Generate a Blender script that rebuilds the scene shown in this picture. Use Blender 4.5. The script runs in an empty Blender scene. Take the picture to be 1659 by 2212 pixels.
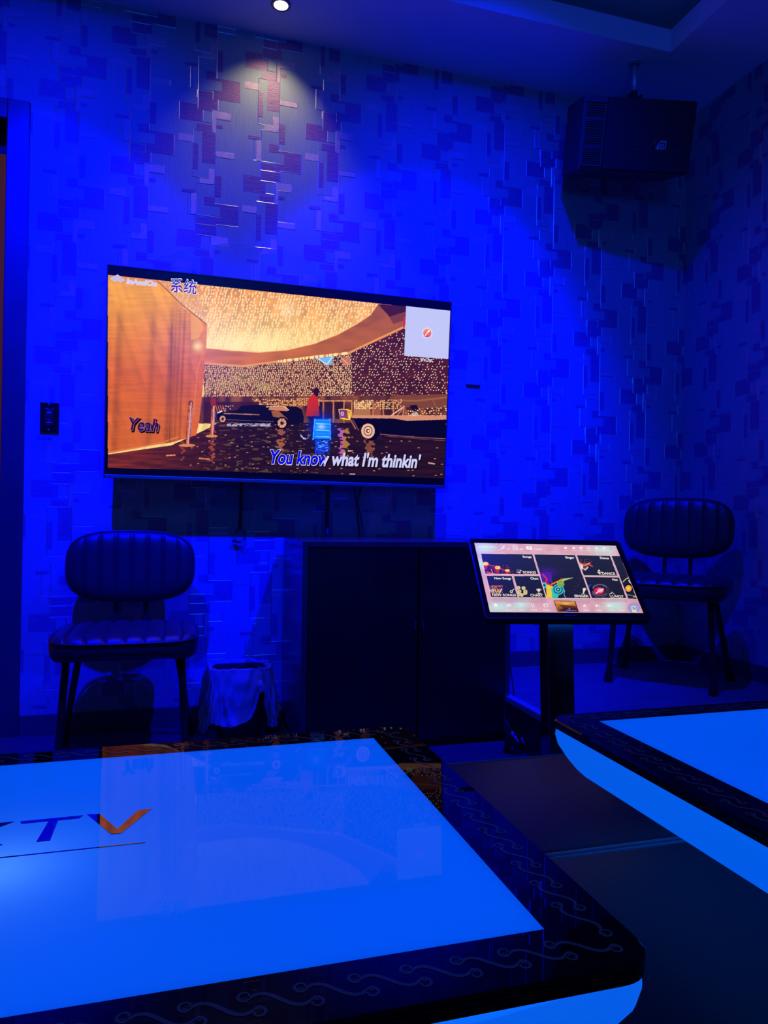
import bpy, math, random
import numpy as np
from mathutils import Matrix, Vector, noise

S = bpy.context.scene
COL = S.collection
random.seed(7)
PI = math.pi

# ------------------------------------------------------------------ camera
FPX, CX, CY, CAMZ = 1555.0, 829.5, 1106.0, 0.86
yaw, pitch, roll = .285688, .0061609, .0157077
f_ = np.array([math.sin(yaw)*math.cos(pitch), math.cos(yaw)*math.cos(pitch), math.sin(pitch)])
r_ = np.array([math.cos(yaw), -math.sin(yaw), 0.]); u_ = np.cross(r_, f_)
RV = r_*math.cos(roll)+u_*math.sin(roll); UV = -r_*math.sin(roll)+u_*math.cos(roll)
cam = bpy.data.objects.new('camera', bpy.data.cameras.new('camera')); COL.objects.link(cam)
cam.matrix_world = Matrix(((RV[0], UV[0], -f_[0], 0), (RV[1], UV[1], -f_[1], 0), (RV[2], UV[2], -f_[2], CAMZ), (0, 0, 0, 1)))
cam.data.sensor_fit = 'VERTICAL'; cam.data.sensor_height = 32.0; cam.data.lens = FPX/2212*32.0
cam.data.clip_start = .02
S.camera = cam

# ------------------------------------------------------------------ world, exposure, room and fill lights
w = bpy.data.worlds.new('world'); S.world = w; w.use_nodes = True
w.node_tree.nodes['Background'].inputs[0].default_value = (0, .006, .03, 1)
w.node_tree.nodes['Background'].inputs[1].default_value = .4
S.view_settings.view_transform = 'Standard'; S.view_settings.look = 'None'
S.view_settings.exposure = 0; S.view_settings.gamma = 1
S.view_settings.use_curve_mapping = False

def lamp(name, kind, loc, color, energy, target=None, size=.05, cone=90, blend=.5):
    d = bpy.data.lights.new(name, kind); d.color = color; d.energy = energy
    if kind == 'AREA': d.shape = 'DISK'; d.size = size
    else: d.shadow_soft_size = size
    if kind == 'SPOT': d.spot_size = math.radians(cone); d.spot_blend = blend
    o = bpy.data.objects.new(name, d); COL.objects.link(o); o.location = loc
    if target: o.rotation_euler = (Vector(target)-Vector(loc)).to_track_quat('-Z', 'Y').to_euler()
    return o
BLUE = (0.0, .0, 1.0)
for side, lx_, aim in (('left', -.50, -.62), ('right', 1.12, 1.04)):        # each wash light: tight beam with a wide faint skirt
    lamp('blue_beam_'+side, 'SPOT', (lx_, 1.88, 2.945), BLUE, 1200, (aim, 3.04, 1.02), .025, 72, 1.0)
    lamp('blue_spill_'+side, 'SPOT', (lx_, 1.88, 2.945), (0, .003, 1.0), 155, (lx_+(.15 if side == 'right' else -.1), 3.04, 1.3), .025, 112, 1.0)
lamp('blue_fill_top', 'AREA', (.3, .6, 2.98), (0, .13, 1.0), 9, (.3, .6, 0), 1.2)  # unseen overhead disc added as azure ambient fill for the shadows
lamp('blue_fill_rear', 'SPOT', (.2, -1.0, 1.9), (0, .09, 1.0), 90, (1.0, 2.2, 2.95), .25, 82, 1.0)  # added fill behind the camera, brightens ceiling and upper wall
lamp('downlight_beam', 'SPOT', (.377, 2.838, 2.862), (1.0, .80, .44), 7.5, (.340, 3.04, 2.36), .012, 90, .9)

# ------------------------------------------------------------------ helpers
def px_ray(x, y):
    return RV*(x-CX)/FPX - UV*(y-CY)/FPX + f_
def project(P):          # world points (N,3) -> photo coordinates, used to copy the pictures shown on the two screens
    q = P-np.array([0, 0, CAMZ]); z = q@f_
    return FPX*(q@RV)/z+CX, -FPX*(q@UV)/z+CY

class MB:
    def __init__(s): s.v = []; s.f = []; s.m = []
    def add(s, vs, fs, mi=0):
        n = len(s.v); s.v += [tuple(map(float, p)) for p in vs]
        s.f += [tuple(n+i for i in f) for f in fs]; s.m += [mi]*len(fs); return s
    def box(s, x0, x1, y0, y1, z0, z1, mi=0, M=None):
        vs = [Vector((x, y, z)) for x in (x0, x1) for y in (y0, y1) for z in (z0, z1)]
        if M is not None: vs = [M@v for v in vs]
        return s.add(vs, [(0, 1, 3, 2), (4, 6, 7, 5), (0, 4, 5, 1), (2, 3, 7, 6), (0, 2, 6, 4), (1, 5, 7, 3)], mi)
    def prism(s, pts, z0, z1, mi=0, axis='z', pts2=None):
        n = len(pts); q = pts2 or pts
        def P(p, h): return (p[0], p[1], h) if axis == 'z' else ((p[0], h, p[1]) if axis == 'y' else (h, p[0], p[1]))
        vs = [P(p, z0) for p in pts]+[P(p, z1) for p in q]
        fs = [tuple(range(n))[::-1], tuple(range(n, 2*n))]+[(i, (i+1) % n, n+(i+1) % n, n+i) for i in range(n)]
        return s.add(vs, fs, mi)
    def tube(s, pts, r, n=10, mi=0, cap=True):
        pts = [Vector(p) for p in pts]; rs = r if isinstance(r, (list, tuple)) else [r]*len(pts)
        t0 = (pts[1]-pts[0]).normalized(); a = t0.orthogonal().normalized(); vs = []
        for i, p in enumerate(pts):
            t = (pts[min(i+1, len(pts)-1)]-pts[max(i-1, 0)]).normalized()
            a = (a-t*a.dot(t)).normalized(); b = t.cross(a)
            vs += [p+(a*math.cos(2*PI*k/n)+b*math.sin(2*PI*k/n))*rs[i] for k in range(n)]
        fs = [(i*n+k, i*n+(k+1) % n, (i+1)*n+(k+1) % n, (i+1)*n+k) for i in range(len(pts)-1) for k in range(n)]
        if cap: fs += [tuple(range(n))[::-1], tuple((len(pts)-1)*n+k for k in range(n))]
        return s.add(vs, fs, mi)
    def lathe(s, prof, n=32, mi=0, c=(0, 0, 0)):
        vs = [(c[0]+r*math.cos(2*PI*k/n), c[1]+r*math.sin(2*PI*k/n), c[2]+z) for r, z in prof for k in range(n)]
        fs = [(i*n+k, i*n+(k+1) % n, (i+1)*n+(k+1) % n, (i+1)*n+k) for i in range(len(prof)-1) for k in range(n)]
        return s.add(vs, fs, mi)
    def grid(s, P, mi=0, closed_u=False):
        nu, nv = P.shape[:2]; n = len(s.v); s.v += [tuple(map(float, p)) for p in P.reshape(-1, 3)]
        for i in range(nu if closed_u else nu-1):
            for j in range(nv-1):
                a = n+i*nv+j; b = n+((i+1) % nu)*nv+j; s.f.append((a, b, b+1, a+1)); s.m.append(mi)
        return s
    def build(s, name, mats, parent=None, smooth=False, bevel=0, loc=None, seg=2):
        me = bpy.data.meshes.new(name); me.from_pydata(s.v, [], s.f)
        for m in (mats if isinstance(mats, (list, tuple)) else [mats]): me.materials.append(m)
        me.polygons.foreach_set('material_index', s.m)
        if smooth: me.polygons.foreach_set('use_smooth', [True]*len(s.f))
        me.validate(); me.update()
        o = bpy.data.objects.new(name, me); COL.objects.link(o)
        if parent: o.parent = parent
        if loc: o.location = loc
        if bevel:
            b = o.modifiers.new('bevel', 'BEVEL'); b.width = bevel; b.segments = seg; b.limit_method = 'ANGLE'; b.harden_normals = False
        return o

def tag(o, label, cat, group=None):
    o['label'] = label; o['category'] = cat
    if group: o['group'] = group
    return o
def struct(o): o['kind'] = 'structure'; return o
def thing(name, label, cat, loc=(0, 0, 0), rot=(0, 0, 0), group=None, mode='XYZ'):
    o = bpy.data.objects.new(name, None); COL.objects.link(o); o.empty_display_size = .1
    o.rotation_mode = mode; o.location = loc; o.rotation_euler = rot
    return tag(o, label, cat, group)

def mat(name, col, rough=.5, metal=0, spec=.5, bump=0, bscale=100, bstretch=(1, 1, 1), var=0, vscale=8, emis=None, estr=1, coat=0, vstretch=(1, 1, 1)):
    m = bpy.data.materials.new(name); m.use_nodes = True; nt = m.node_tree; p = nt.nodes['Principled BSDF']
    p.inputs['Base Color'].default_value = (*col, 1); p.inputs['Roughness'].default_value = rough
    p.inputs['Metallic'].default_value = metal; p.inputs['Specular IOR Level'].default_value = spec
    p.inputs['Coat Weight'].default_value = coat; p.inputs['Coat Roughness'].default_value = .03
    if emis: p.inputs['Emission Color'].default_value = (*emis, 1); p.inputs['Emission Strength'].default_value = estr
    if bump or var:
        tc = nt.nodes.new('ShaderNodeTexCoord')
    if bump:
        mp = nt.nodes.new('ShaderNodeMapping'); mp.inputs['Scale'].default_value = bstretch
        nz = nt.nodes.new('ShaderNodeTexNoise'); nz.inputs['Scale'].default_value = bscale; nz.inputs['Detail'].default_value = 3
        bp = nt.nodes.new('ShaderNodeBump'); bp.inputs['Strength'].default_value = bump; bp.inputs['Distance'].default_value = .002
        nt.links.new(tc.outputs['Object'], mp.inputs[0]); nt.links.new(mp.outputs[0], nz.inputs['Vector'])
        nt.links.new(nz.outputs['Fac'], bp.inputs['Height']); nt.links.new(bp.outputs[0], p.inputs['Normal'])
    if var:
        mp2 = nt.nodes.new('ShaderNodeMapping'); mp2.inputs['Scale'].default_value = vstretch
        n2 = nt.nodes.new('ShaderNodeTexNoise'); n2.inputs['Scale'].default_value = vscale; n2.inputs['Detail'].default_value = 4
        cr = nt.nodes.new('ShaderNodeValToRGB')
        cr.color_ramp.elements[0].position = .3; cr.color_ramp.elements[1].position = .7
        cr.color_ramp.elements[0].color = (*[c*(1-var) for c in col], 1); cr.color_ramp.elements[1].color = (*[min(1, c*(1+var)) for c in col], 1)
        nt.links.new(tc.outputs['Object'], mp2.inputs[0]); nt.links.new(mp2.outputs[0], n2.inputs['Vector'])
        nt.links.new(n2.outputs['Fac'], cr.inputs[0]); nt.links.new(cr.outputs[0], p.inputs['Base Color'])
    return m
def glow(name, col, s=1.0):
    m = bpy.data.materials.new(name); m.use_nodes = True; nt = m.node_tree; nt.nodes.clear()
    e = nt.nodes.new('ShaderNodeEmission'); e.inputs[0].default_value = (*col, 1); e.inputs[1].default_value = s
    o = nt.nodes.new('ShaderNodeOutputMaterial'); nt.links.new(e.outputs[0], o.inputs[0]); return m
def lin(r, g, b): return tuple(((c/255)/12.92 if c/255 <= .04045 else ((c/255+.055)/1.055)**2.4) for c in (r, g, b))

M = dict(
    paper=mat('wallpaper_ground', (.25, .29, .34), .62, bump=.35, bscale=260, bstretch=(1, 1, .06), var=.10, vscale=500, vstretch=(1, 1, .05)),
    plum=mat('wallpaper_plum', (.24, .095, .25), .5, bump=.6, bscale=160, bstretch=(.12, .12, 1.6), var=.22, vscale=300, vstretch=(.3, .3, 1)),
    glit=mat('wallpaper_glitter', (.50, .36, .44), .38, metal=.25, bump=1.0, bscale=520, var=.3, vscale=600),
    ridge=mat('wallpaper_ridge', (.80, .72, .74), .30, metal=.9),
    ceil=mat('ceiling_paint', (.62, .68, .70), .85, bump=.05),
    trim=mat('dark_trim', (.04, .045, .05), .4, bump=.1, var=.1),
    skirt=mat('baseboard_vinyl', (.06, .065, .075), .45, var=.12),
    floor=mat('floor_laminate', (.045, .045, .055), .3, bump=.15, bscale=30, bstretch=(1, 12, 1), var=.25, vscale=10, vstretch=(.6, 8, 1)),
    stage=mat('stage_laminate', (.11, .115, .13), .32, bump=.12, bscale=30, bstretch=(1, 10, 1), var=.3, vscale=6, vstretch=(.8, 7, 1)),
    nosing=mat('stage_nosing', (.32, .34, .38), .35, metal=.3),
    riser=mat('stage_riser', (.02, .02, .025), .6),
    black=mat('black_plastic', (.012, .012, .014), .35),
    blackg=mat('black_gloss', (.006, .006, .008), .06),
    matte=mat('matte_black', (.010, .010, .012), .7),
    case=mat('tv_case', (.10, .11, .13), .35, metal=.6),
    silver=mat('tv_bezel', (.38, .40, .43), .3, metal=.9),
    cab=mat('cabinet_front', (.006, .006, .008), .30, var=.2),
    cabs=mat('cabinet_side', (.045, .05, .055), .24, metal=.3, var=.15, vscale=3, vstretch=(1, 1, .3)),
    leather=mat('chair_vinyl', (.017, .018, .026), .36, bump=.35, bscale=330, var=.12),
    pipe=mat('chair_piping', (.02, .02, .026), .4),
    leg=mat('chair_leg_steel', (.012, .012, .015), .35, metal=.3),
    otto=mat('ottoman_leather', (.011, .009, .010), .42, spec=.16, bump=.15, bscale=260, var=.1),
    opipe=mat('ottoman_piping', (.12, .12, .13), .25),
    chrome=mat('chrome', (.62, .66, .70), .42, metal=.7),
    spk=mat('speaker_cabinet', (.022, .022, .026), .5, bump=.3, bscale=500),
    grille=mat('speaker_grille', (.010, .010, .012), .55, bump=.8, bscale=700),
    cable=mat('black_cable', (.012, .012, .014), .4),
    glass=mat('table_border_glass', (.004, .004, .006), .02, spec=.13),
    edge=mat('table_edge_glass', (.004, .004, .006), .2),
    motif=mat('border_scroll_print', (.16, .17, .22), .08, spec=.2),
    motif2=mat('edge_scroll_print', (.03, .035, .05), .3),
    ink=mat('black_letter_gloss', (.004, .004, .006), .03, spec=.1),
    white=mat('white_plastic', (.62, .64, .66), .4),
    plate=mat('wall_plate', (.33, .37, .42), .45),
)
def layered(name, base, rough, k, ior=1.45, emis=None, trans=None):
    """printed or frosted layer (optionally glowing / passing the lamps behind it) under clear glass"""
    m = bpy.data.materials.new(name); m.use_nodes = True; nt = m.node_tree; nt.nodes.clear(); N = nt.nodes.new
    out = N('ShaderNodeOutputMaterial'); d = N('ShaderNodeBsdfDiffuse'); d.inputs[0].default_value = (*base, 1); cur = d.outputs[0]
    for kind, v in (('ShaderNodeEmission', emis), ('ShaderNodeBsdfTranslucent', trans)):
        if v:
            e = N(kind); e.inputs[0].default_value = (*v, 1); a = N('ShaderNodeAddShader')
            nt.links.new(cur, a.inputs[0]); nt.links.new(e.outputs[0], a.inputs[1]); cur = a.outputs[0]
    g = N('ShaderNodeBsdfGlossy'); g.inputs['Roughness'].default_value = rough
    fr = N('ShaderNodeFresnel'); fr.inputs[0].default_value = ior; mu = N('ShaderNodeMath'); mu.operation = 'MULTIPLY'; mu.inputs[1].default_value = k
    mx = N('ShaderNodeMixShader'); nt.links.new(fr.outputs[0], mu.inputs[0]); nt.links.new(mu.outputs[0], mx.inputs[0])
    nt.links.new(cur, mx.inputs[1]); nt.links.new(g.outputs[0], mx.inputs[2]); nt.links.new(mx.outputs[0], out.inputs[0]); return m
M['panel'] = layered('lit_table_panel', (.01, .01, .012), .02, .17, emis=(.0, .056, .62), trans=(.3, .3, .3))
M['skirtlit'] = layered('lit_table_skirt', (.01, .01, .012), .3, .3, emis=(.0, .128, .98), trans=(.3, .3, .3))
M['glass'] = layered('table_border_glass', (.003, .003, .006), .015, .42)
M['motif'] = layered('border_scroll_print', (.16, .15, .13), .05, .40)
M['ink'] = layered('black_letter_gloss', (.003, .003, .005), .015, .36)

# ------------------------------------------------------------------ room
D, RW, H = 3.039, 2.447, 2.874          # TV wall, right wall, ceiling height
LX, BY = -1.9, -1.3
PW, PH = .2603, .5175                    # wallpaper half-drop lattice
RECTS = [('p',.259,2.792,.389,2.723),('g',.353,2.772,.389,2.726),('p',.328,2.716,.388,2.689),('p',.333,2.334,.391,2.304),
('p',.334,2.303,.413,2.267),('p',.364,2.420,.404,2.388),('p',.364,2.395,.500,2.386),('p',.428,2.395,.501,2.312),('p',.390,2.345,.431,2.309),
('p',.391,2.310,.413,2.268),('l',.393,2.261,.464,2.231),('l',.393,2.261,.406,2.164),('p',.408,2.723,.432,2.709),('p',.353,2.687,.403,2.560),
('l',.257,2.665,.316,2.636),('p',.317,2.632,.336,2.528),('l',.378,2.536,.403,2.475),('l',.343,2.494,.391,2.473),('l',.406,2.612,.481,2.591),
('p',.407,2.511,.430,2.427),('p',.277,2.441,.326,2.429),('l',.311,2.427,.332,2.342)]
LINES = [(.316,2.688,.316,2.496),(.316,2.688,.389,2.688),(.3895,2.778,.3895,2.688),(.316,2.496,.3915,2.496),(.3915,2.496,.3915,2.473),
(.332,2.473,.3915,2.473),(.405,2.746,.405,2.396),(.332,2.473,.332,2.259),(.405,2.396,.501,2.396),(.501,2.396,.501,2.311),(.413,2.311,.501,2.311),
(.413,2.311,.413,2.266),(.332,2.260,.392,2.260),(.300,2.426,.300,2.341),(.300,2.341,.429,2.341),(.391,2.341,.391,2.303),(.333,2.303,.391,2.303),
(.3915,2.260,.3915,2.187),(.407,2.228,.464,2.228),(.464,2.263,.464,2.228),(.406,2.613,.481,2.613),(.481,2.613,.481,2.590),(.406,2.590,.481,2.590),
(.259,2.792,.259,2.723),(.328,2.852,.328,2.822),(.328,2.822,.411,2.822),(.411,2.822,.411,2.785),(.353,2.772,.353,2.726),(.353,2.726,.388,2.726)]
def wallpaper(name, u0, u1, v0, v1, P, holes=(), u_off=0):
    """P(u,v,n): wall coordinates plus height n towards the room -> world"""
    b = MB()
    def quad(a0, c0, a1, c1, n, mi):
        a0, a1 = max(a0, u0), min(a1, u1); c0, c1 = max(c0, v0), min(c1, v1)
        if a1-a0 < .0005 or c1-c0 < .0005: return
        for h in holes:
            if a1 > h[0] and a0 < h[1] and c0 < h[2]: return
        b.add([P(a0, c0, n), P(a1, c0, n), P(a1, c1, n), P(a0, c1, n)], [(0, 1, 2, 3)], mi)
    def ridge(a0, c0, a1, c1):
        r = .0013
        if abs(a1-a0) < 1e-4:
            a = a0; lo, hi = max(min(c0, c1)-r, v0), min(max(c0, c1)+r, v1)
            if hi <= lo or a < u0+r or a > u1-r or any(h[0] < a < h[1] and lo < h[2] for h in holes): return
            b.add([P(a-r, lo, .0002), P(a, lo, .0009), P(a+r, lo, .0002), P(a-r, hi, .0002), P(a, hi, .0009), P(a+r, hi, .0002)], [(0, 1, 4, 3), (1, 2, 5, 4)], 3)
        else:
            c = c0; lo, hi = max(min(a0, a1)-r, u0), min(max(a0, a1)+r, u1)
            if hi <= lo or c < v0+r or c > v1-r or any(hi > h[0] and lo < h[1] and c < h[2] for h in holes): return
            b.add([P(lo, c-r, .0002), P(lo, c, .0009), P(lo, c+r, .0002), P(hi, c-r, .0002), P(hi, c, .0009), P(hi, c+r, .0002)], [(0, 3, 4, 1), (1, 4, 5, 2)], 3)
    if holes:
        h = holes[0]
        for q in ((u0, v0, h[0], v1), (h[0], h[2], h[1], v1), (h[1], v0, u1, v1)):
            b.add([P(q[0], q[1], 0), P(q[2], q[1], 0), P(q[2], q[3], 0), P(q[0], q[3], 0)], [(0, 1, 2, 3)], 0)
    else: b.add([P(u0, v0, 0), P(u1, v0, 0), P(u1, v1, 0), P(u0, v1, 0)], [(0, 1, 2, 3)], 0)
    K = {'g': 0, 'p': 1, 'l': 2}
    for i in range(int((u0-u_off)/PW)-3, int((u1-u_off)/PW)+2):
        for j in range(-7, 3):
            du = i*PW+u_off; dv = j*PH+(PH/2 if i % 2 else 0)
            for k, (t, a0, c1, a1, c0) in enumerate(RECTS): quad(a0+du, c0+dv, a1+du, c1+dv, .0002+.00004*k, K[t])
            for (a0, c0, a1, c1) in LINES: ridge(a0+du, c0+dv, a1+du, c1+dv)
    return struct(b.build(name, [M['paper'], M['plum'], M['glit'], M['ridge']]))
DX1, DX0, DZ = -.628, -1.50, 2.352       # door opening
wallpaper('wall_front', LX, RW, 0, H, lambda u, v, n: (u, D-n, v), holes=((DX0, DX1, DZ),))
wallpaper('wall_right', -D, -BY, 0, H, lambda u, v, n: (RW-n, -u, v), u_off=-.09)
b = MB(); b.add([(LX, BY, 0), (LX, D, 0), (LX, D, H), (LX, BY, H)], [(0, 1, 2, 3)]); struct(b.build('wall_left', M['paper']))
b = MB(); b.add([(LX, BY, 0), (RW, BY, 0), (RW, BY, H), (LX, BY, H)], [(3, 2, 1, 0)]); struct(b.build('wall_back', M['paper']))
b = MB(); b.box(LX, RW, BY, D+.14, -.05, 0); struct(b.build('floor', M['floor']))
# ceiling: dropped band around a raised tray with a lip
TX, TY = 2.021, 2.618; X0, Y0 = -1.3, -.9; F1, UP = 2.972, 3.09
b = MB()
b.box(LX, RW, TY, D+.14, H, H+.02); b.box(TX, RW, BY, TY, H, H+.02); b.box(LX, X0, BY, TY, H, H+.02); b.box(X0, TX, BY, Y0, H, H+.02)
b.box(X0, TX+.02, TY, TY+.02, H+.02, F1); b.box(TX, TX+.02, Y0, TY, H+.02, F1); b.box(X0-.02, X0, Y0, TY, H+.02, F1); b.box(X0, TX, Y0-.02, Y0, H+.02, F1)
b.box(LX, RW, BY, D+.14, UP, UP+.02)
struct(b.build('ceiling', M['ceil']))
# stage platform on the right
SX, SY, SZ = 1.252, 2.19, .173
b = MB(); b.box(SX, RW, SY, D, 0, SZ-.004, 1); b.box(SX+.028, RW, SY+.028, D, SZ-.004, SZ, 0)
st = struct(b.build('floor_stage', [M['stage'], M['riser']]))
b = MB(); b.box(SX-.006, SX+.028, SY-.006, D, SZ-.022, SZ+.002); b.box(SX+.028, RW, SY-.006, SY+.028, SZ-.022, SZ+.002)
struct(b.build('trim_1', M['nosing'], bevel=.002))
b = MB(); b.box(DX1+.08, SX, D-.012, D, 0, .077); b.box(SX, RW, D-.012, D, SZ, SZ+.071)
struct(b.build('baseboard_front', M['skirt'], bevel=.002))
b = MB(); b.box(RW-.012, RW, SY, D-.012, SZ, SZ+.071); b.box(RW-.012, RW, BY, SY, 0, .077)
struct(b.build('baseboard_right', M['skirt'], bevel=.002))
# door on the left
dr = bpy.data.objects.new('door_1', None); COL.objects.link(dr); dr.location = (DX1, D, 0); struct(dr)
def dbox(name, m, *q, bevel=.003):
    bb = MB()
    for z in q: bb.box(*z)
    return bb.build(name, m, dr, bevel=bevel)
fw = .079
dbox('door_frame', M['trim'], (0, fw, -.014, 0, 0, DZ+.075), (DX0-DX1-fw, 0, -.014, 0, DZ, DZ+.075), (DX0-DX1-fw, DX0-DX1, -.014, 0, 0, DZ))
dbox('door_jamb', M['matte'], (-.004, 0, 0, .135, 0, DZ), (DX0-DX1, 0, 0, .135, DZ-.0, DZ+.004), (DX0-DX1, DX0-DX1+.004, 0, .135, 0, DZ))
wood = mat('door_veneer_glow', (.03, .01, .002), .7, spec=.03, var=.3, vscale=6, vstretch=(6, 6, .5), emis=(.045, .010, 0), estr=1)  # weak emission put into the panel material for its warm orange tint
dbox('door_leaf', M['matte'], (DX0-DX1+.004, -.004, .10, .135, 0, DZ))
dl = dbox('door_panel', wood, (DX0-DX1+.10, -.012, .094, .10, .1, 2.26)); dl['label'] = 'amber door panel with added glow'

# ------------------------------------------------------------------ text as mesh
def text_mesh(s, bold=0, shear=0, extrude=0):
    c = bpy.data.curves.new('t', 'FONT'); c.body = s; c.offset = bold; c.shear = shear; c.extrude = extrude; c.resolution_u = 4; c.fill_mode = 'FRONT'
    o = bpy.data.objects.new('t', c); COL.objects.link(o); dg = bpy.context.evaluated_depsgraph_get()
    me = bpy.data.meshes.new_from_object(o.evaluated_get(dg)); bpy.data.objects.remove(o)
    v = np.array([q.co[:2] for q in me.vertices]); f = [tuple(p.vertices) for p in me.polygons]; bpy.data.meshes.remove(me)
    return v, f
def frame_matrix(o):
    return Matrix.Translation(o.location)@o.rotation_euler.to_matrix().to_4x4()
def to_plane(o, x, y):   # where a point of the photographed screen lies on the screen (local x, z)
    Mi = frame_matrix(o).inverted(); a = Mi@Vector((0, 0, CAMZ)); d = Mi.to_3x3()@Vector(px_ray(x, y)); t = -a.y/d.y
    return Vector((a.x+d.x*t, a.z+d.z*t))
def screen_text(parent, name, s, p0, p1, hpx, mats, off, bold=.0, shear=0, mapf=None, split=None, capf=.73):
    g = mapf or (lambda x, y: (x, y))
    a = to_plane(parent, *g(*p0)); c = to_plane(parent, *g(*p1)); tp = to_plane(parent, *g(p0[0], p0[1]-hpx))
    v, f = text_mesh(s, bold, shear); w_ = v[:, 0].max()-v[:, 0].min(); x0 = v[:, 0].min()
    d = c-a; L = d.length; ang = d.angle_signed(Vector((1, 0))); ch = abs((tp-a).dot(Vector((-d.y, d.x)).normalized()))
    sx = L/w_; sy = ch/capf; ca, sa = d.x/L, d.y/L
    q = MB(); vs = [(a.x+ca*(x-x0)*sx-sa*y*sy, -off, a.y+sa*(x-x0)*sx+ca*y*sy) for x, y in v]
    q.add(vs, f)
    if split is not None:
        q.m = [1 if (np.mean([v[i][0] for i in fa])-x0)/w_ > split else 0 for fa in f]
    return q.build(name, mats, parent)

# ------------------------------------------------------------------ picture painter for the screens
class Pic:
    def __init__(s, X, Y): s.X, s.Y = X, Y; s.C = np.zeros((len(X), 3))
    def col(s, c, m): return c(s.X[m], s.Y[m]) if callable(c) else np.array(c, float)/255
    def put(s, m, c, a=1.0):
        if m.any():
            al = a(s.X[m], s.Y[m])[:, None] if callable(a) else a
            s.C[m] = s.C[m]*(1-al)+s.col(c, m)*al
    def inside(s, pts):
        p = np.array(pts, float); x0, y0 = p.min(0); x1, y1 = p.max(0)
        idx = np.nonzero((s.X >= x0) & (s.X <= x1) & (s.Y >= y0) & (s.Y <= y1))[0]
        x, y = s.X[idx], s.Y[idx]; k = np.zeros(len(idx), bool)
        for i in range(len(p)):
            (xa, ya), (xb, yb) = p[i], p[i-1]
            if ya == yb: continue
            k ^= ((ya > y) != (yb > y)) & (x < (xb-xa)*(y-ya)/(yb-ya)+xa)
        m = np.zeros(len(s.X), bool); m[idx[k]] = True; return m
    def poly(s, pts, c, a=1.0): s.put(s.inside(pts), c, a)
    def ell(s, cx, cy, rx, ry, c, a=1.0, r0=0):
        q = ((s.X-cx)/rx)**2+((s.Y-cy)/ry)**2; s.put((q <= 1) & (q >= r0*r0), c, a)
    def line(s, pts, wd, c, a=1.0):
        for (xa, ya), (xb, yb) in zip(pts, pts[1:]):
            dx, dy = xb-xa, yb-ya; L2 = dx*dx+dy*dy+1e-9; t = np.clip(((s.X-xa)*dx+(s.Y-ya)*dy)/L2, 0, 1)
            s.put(np.hypot(s.X-xa-t*dx, s.Y-ya-t*dy) < wd/2, c, a)
    def glow(s, cx, cy, r, c, a, ry=None):
        ry = ry or r; q = ((s.X-cx)/r)**2+((s.Y-cy)/ry)**2; m = q < 4
        s.put(m, c, lambda x, y: a*np.exp(-1.5*(((x-cx)/r)**2+((y-cy)/ry)**2)))
def hsh(i, j, k=0): v = np.sin(i*12.9898+j*78.233+k*37.719)*43758.5453; return v-np.floor(v)
def vnoise(x, y, k=0):
    i, j = np.floor(x), np.floor(y); u, v = x-i, y-j; u = u*u*(3-2*u); v = v*v*(3-2*v)
    return (hsh(i, j, k)*(1-u)+hsh(i+1, j, k)*u)*(1-v)+(hsh(i, j+1, k)*(1-u)+hsh(i+1, j+1, k)*u)*v
def dots(x, y, s, dens, rx, ry, shearv=0, k=0):
    xx = x+shearv*y; i, j = np.floor(xx/s), np.floor(y/s)
    cx = (i+.25+.5*hsh(i, j, k+1))*s; cy = (j+.25+.5*hsh(i, j, k+2))*s
    return (((xx-cx)/rx)**2+((y-cy)/ry)**2 < 1) & (hsh(i, j, k+3) < dens)
def mix(a, b, t): a, b = np.array(a, float)/255, np.array(b, float)/255; t = np.clip(t, 0, 1)[:, None]; return a*(1-t)+b*t
def tolin(c): c = np.clip(c, 0, 1); return np.where(c <= .04045, c/12.92, ((c+.055)/1.055)**2.4)
def screen_mesh(parent, name, x0, x1, z0, z1, nx, nz, yoff, paint, strength=1.0, rough=.25):
    xs = np.linspace(x0, x1, nx); zs = np.linspace(z0, z1, nz); GX, GZ = np.meshgrid(xs, zs, indexing='ij')
    L = np.stack([GX.ravel(), np.full(GX.size, -yoff), GZ.ravel()], 1); Mx = np.array(frame_matrix(parent))
    X, Y = project(L@Mx[:3, :3].T+Mx[:3, 3]); p = Pic(X, Y); paint(p)
    i, j = np.meshgrid(np.arange(nx-1), np.arange(nz-1), indexing='ij'); a = (i*nz+j).ravel()
    F = np.stack([a, a+nz, a+nz+1, a+1], 1)
    me = bpy.data.meshes.new(name); me.vertices.add(len(L)); me.vertices.foreach_set('co', L.ravel())
    me.loops.add(F.size); me.loops.foreach_set('vertex_index', F.ravel().astype(np.int32)); me.polygons.add(len(F))
    me.polygons.foreach_set('loop_start', np.arange(0, F.size, 4, dtype=np.int32)); me.update(calc_edges=True)
    at = me.color_attributes.new('picture', 'FLOAT_COLOR', 'POINT')
    at.data.foreach_set('color', np.concatenate([tolin(p.C), np.ones((len(L), 1))], 1).ravel())
    m = mat(name+'_display', (.004, .004, .005), rough); nt = m.node_tree; pr = nt.nodes['Principled BSDF']
    an = nt.nodes.new('ShaderNodeVertexColor'); an.layer_name = 'picture'
    nt.links.new(an.outputs[0], pr.inputs['Emission Color']); pr.inputs['Emission Strength'].default_value = strength
    me.materials.append(m); o = bpy.data.objects.new(name, me); COL.objects.link(o); o.parent = parent; return o

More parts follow.
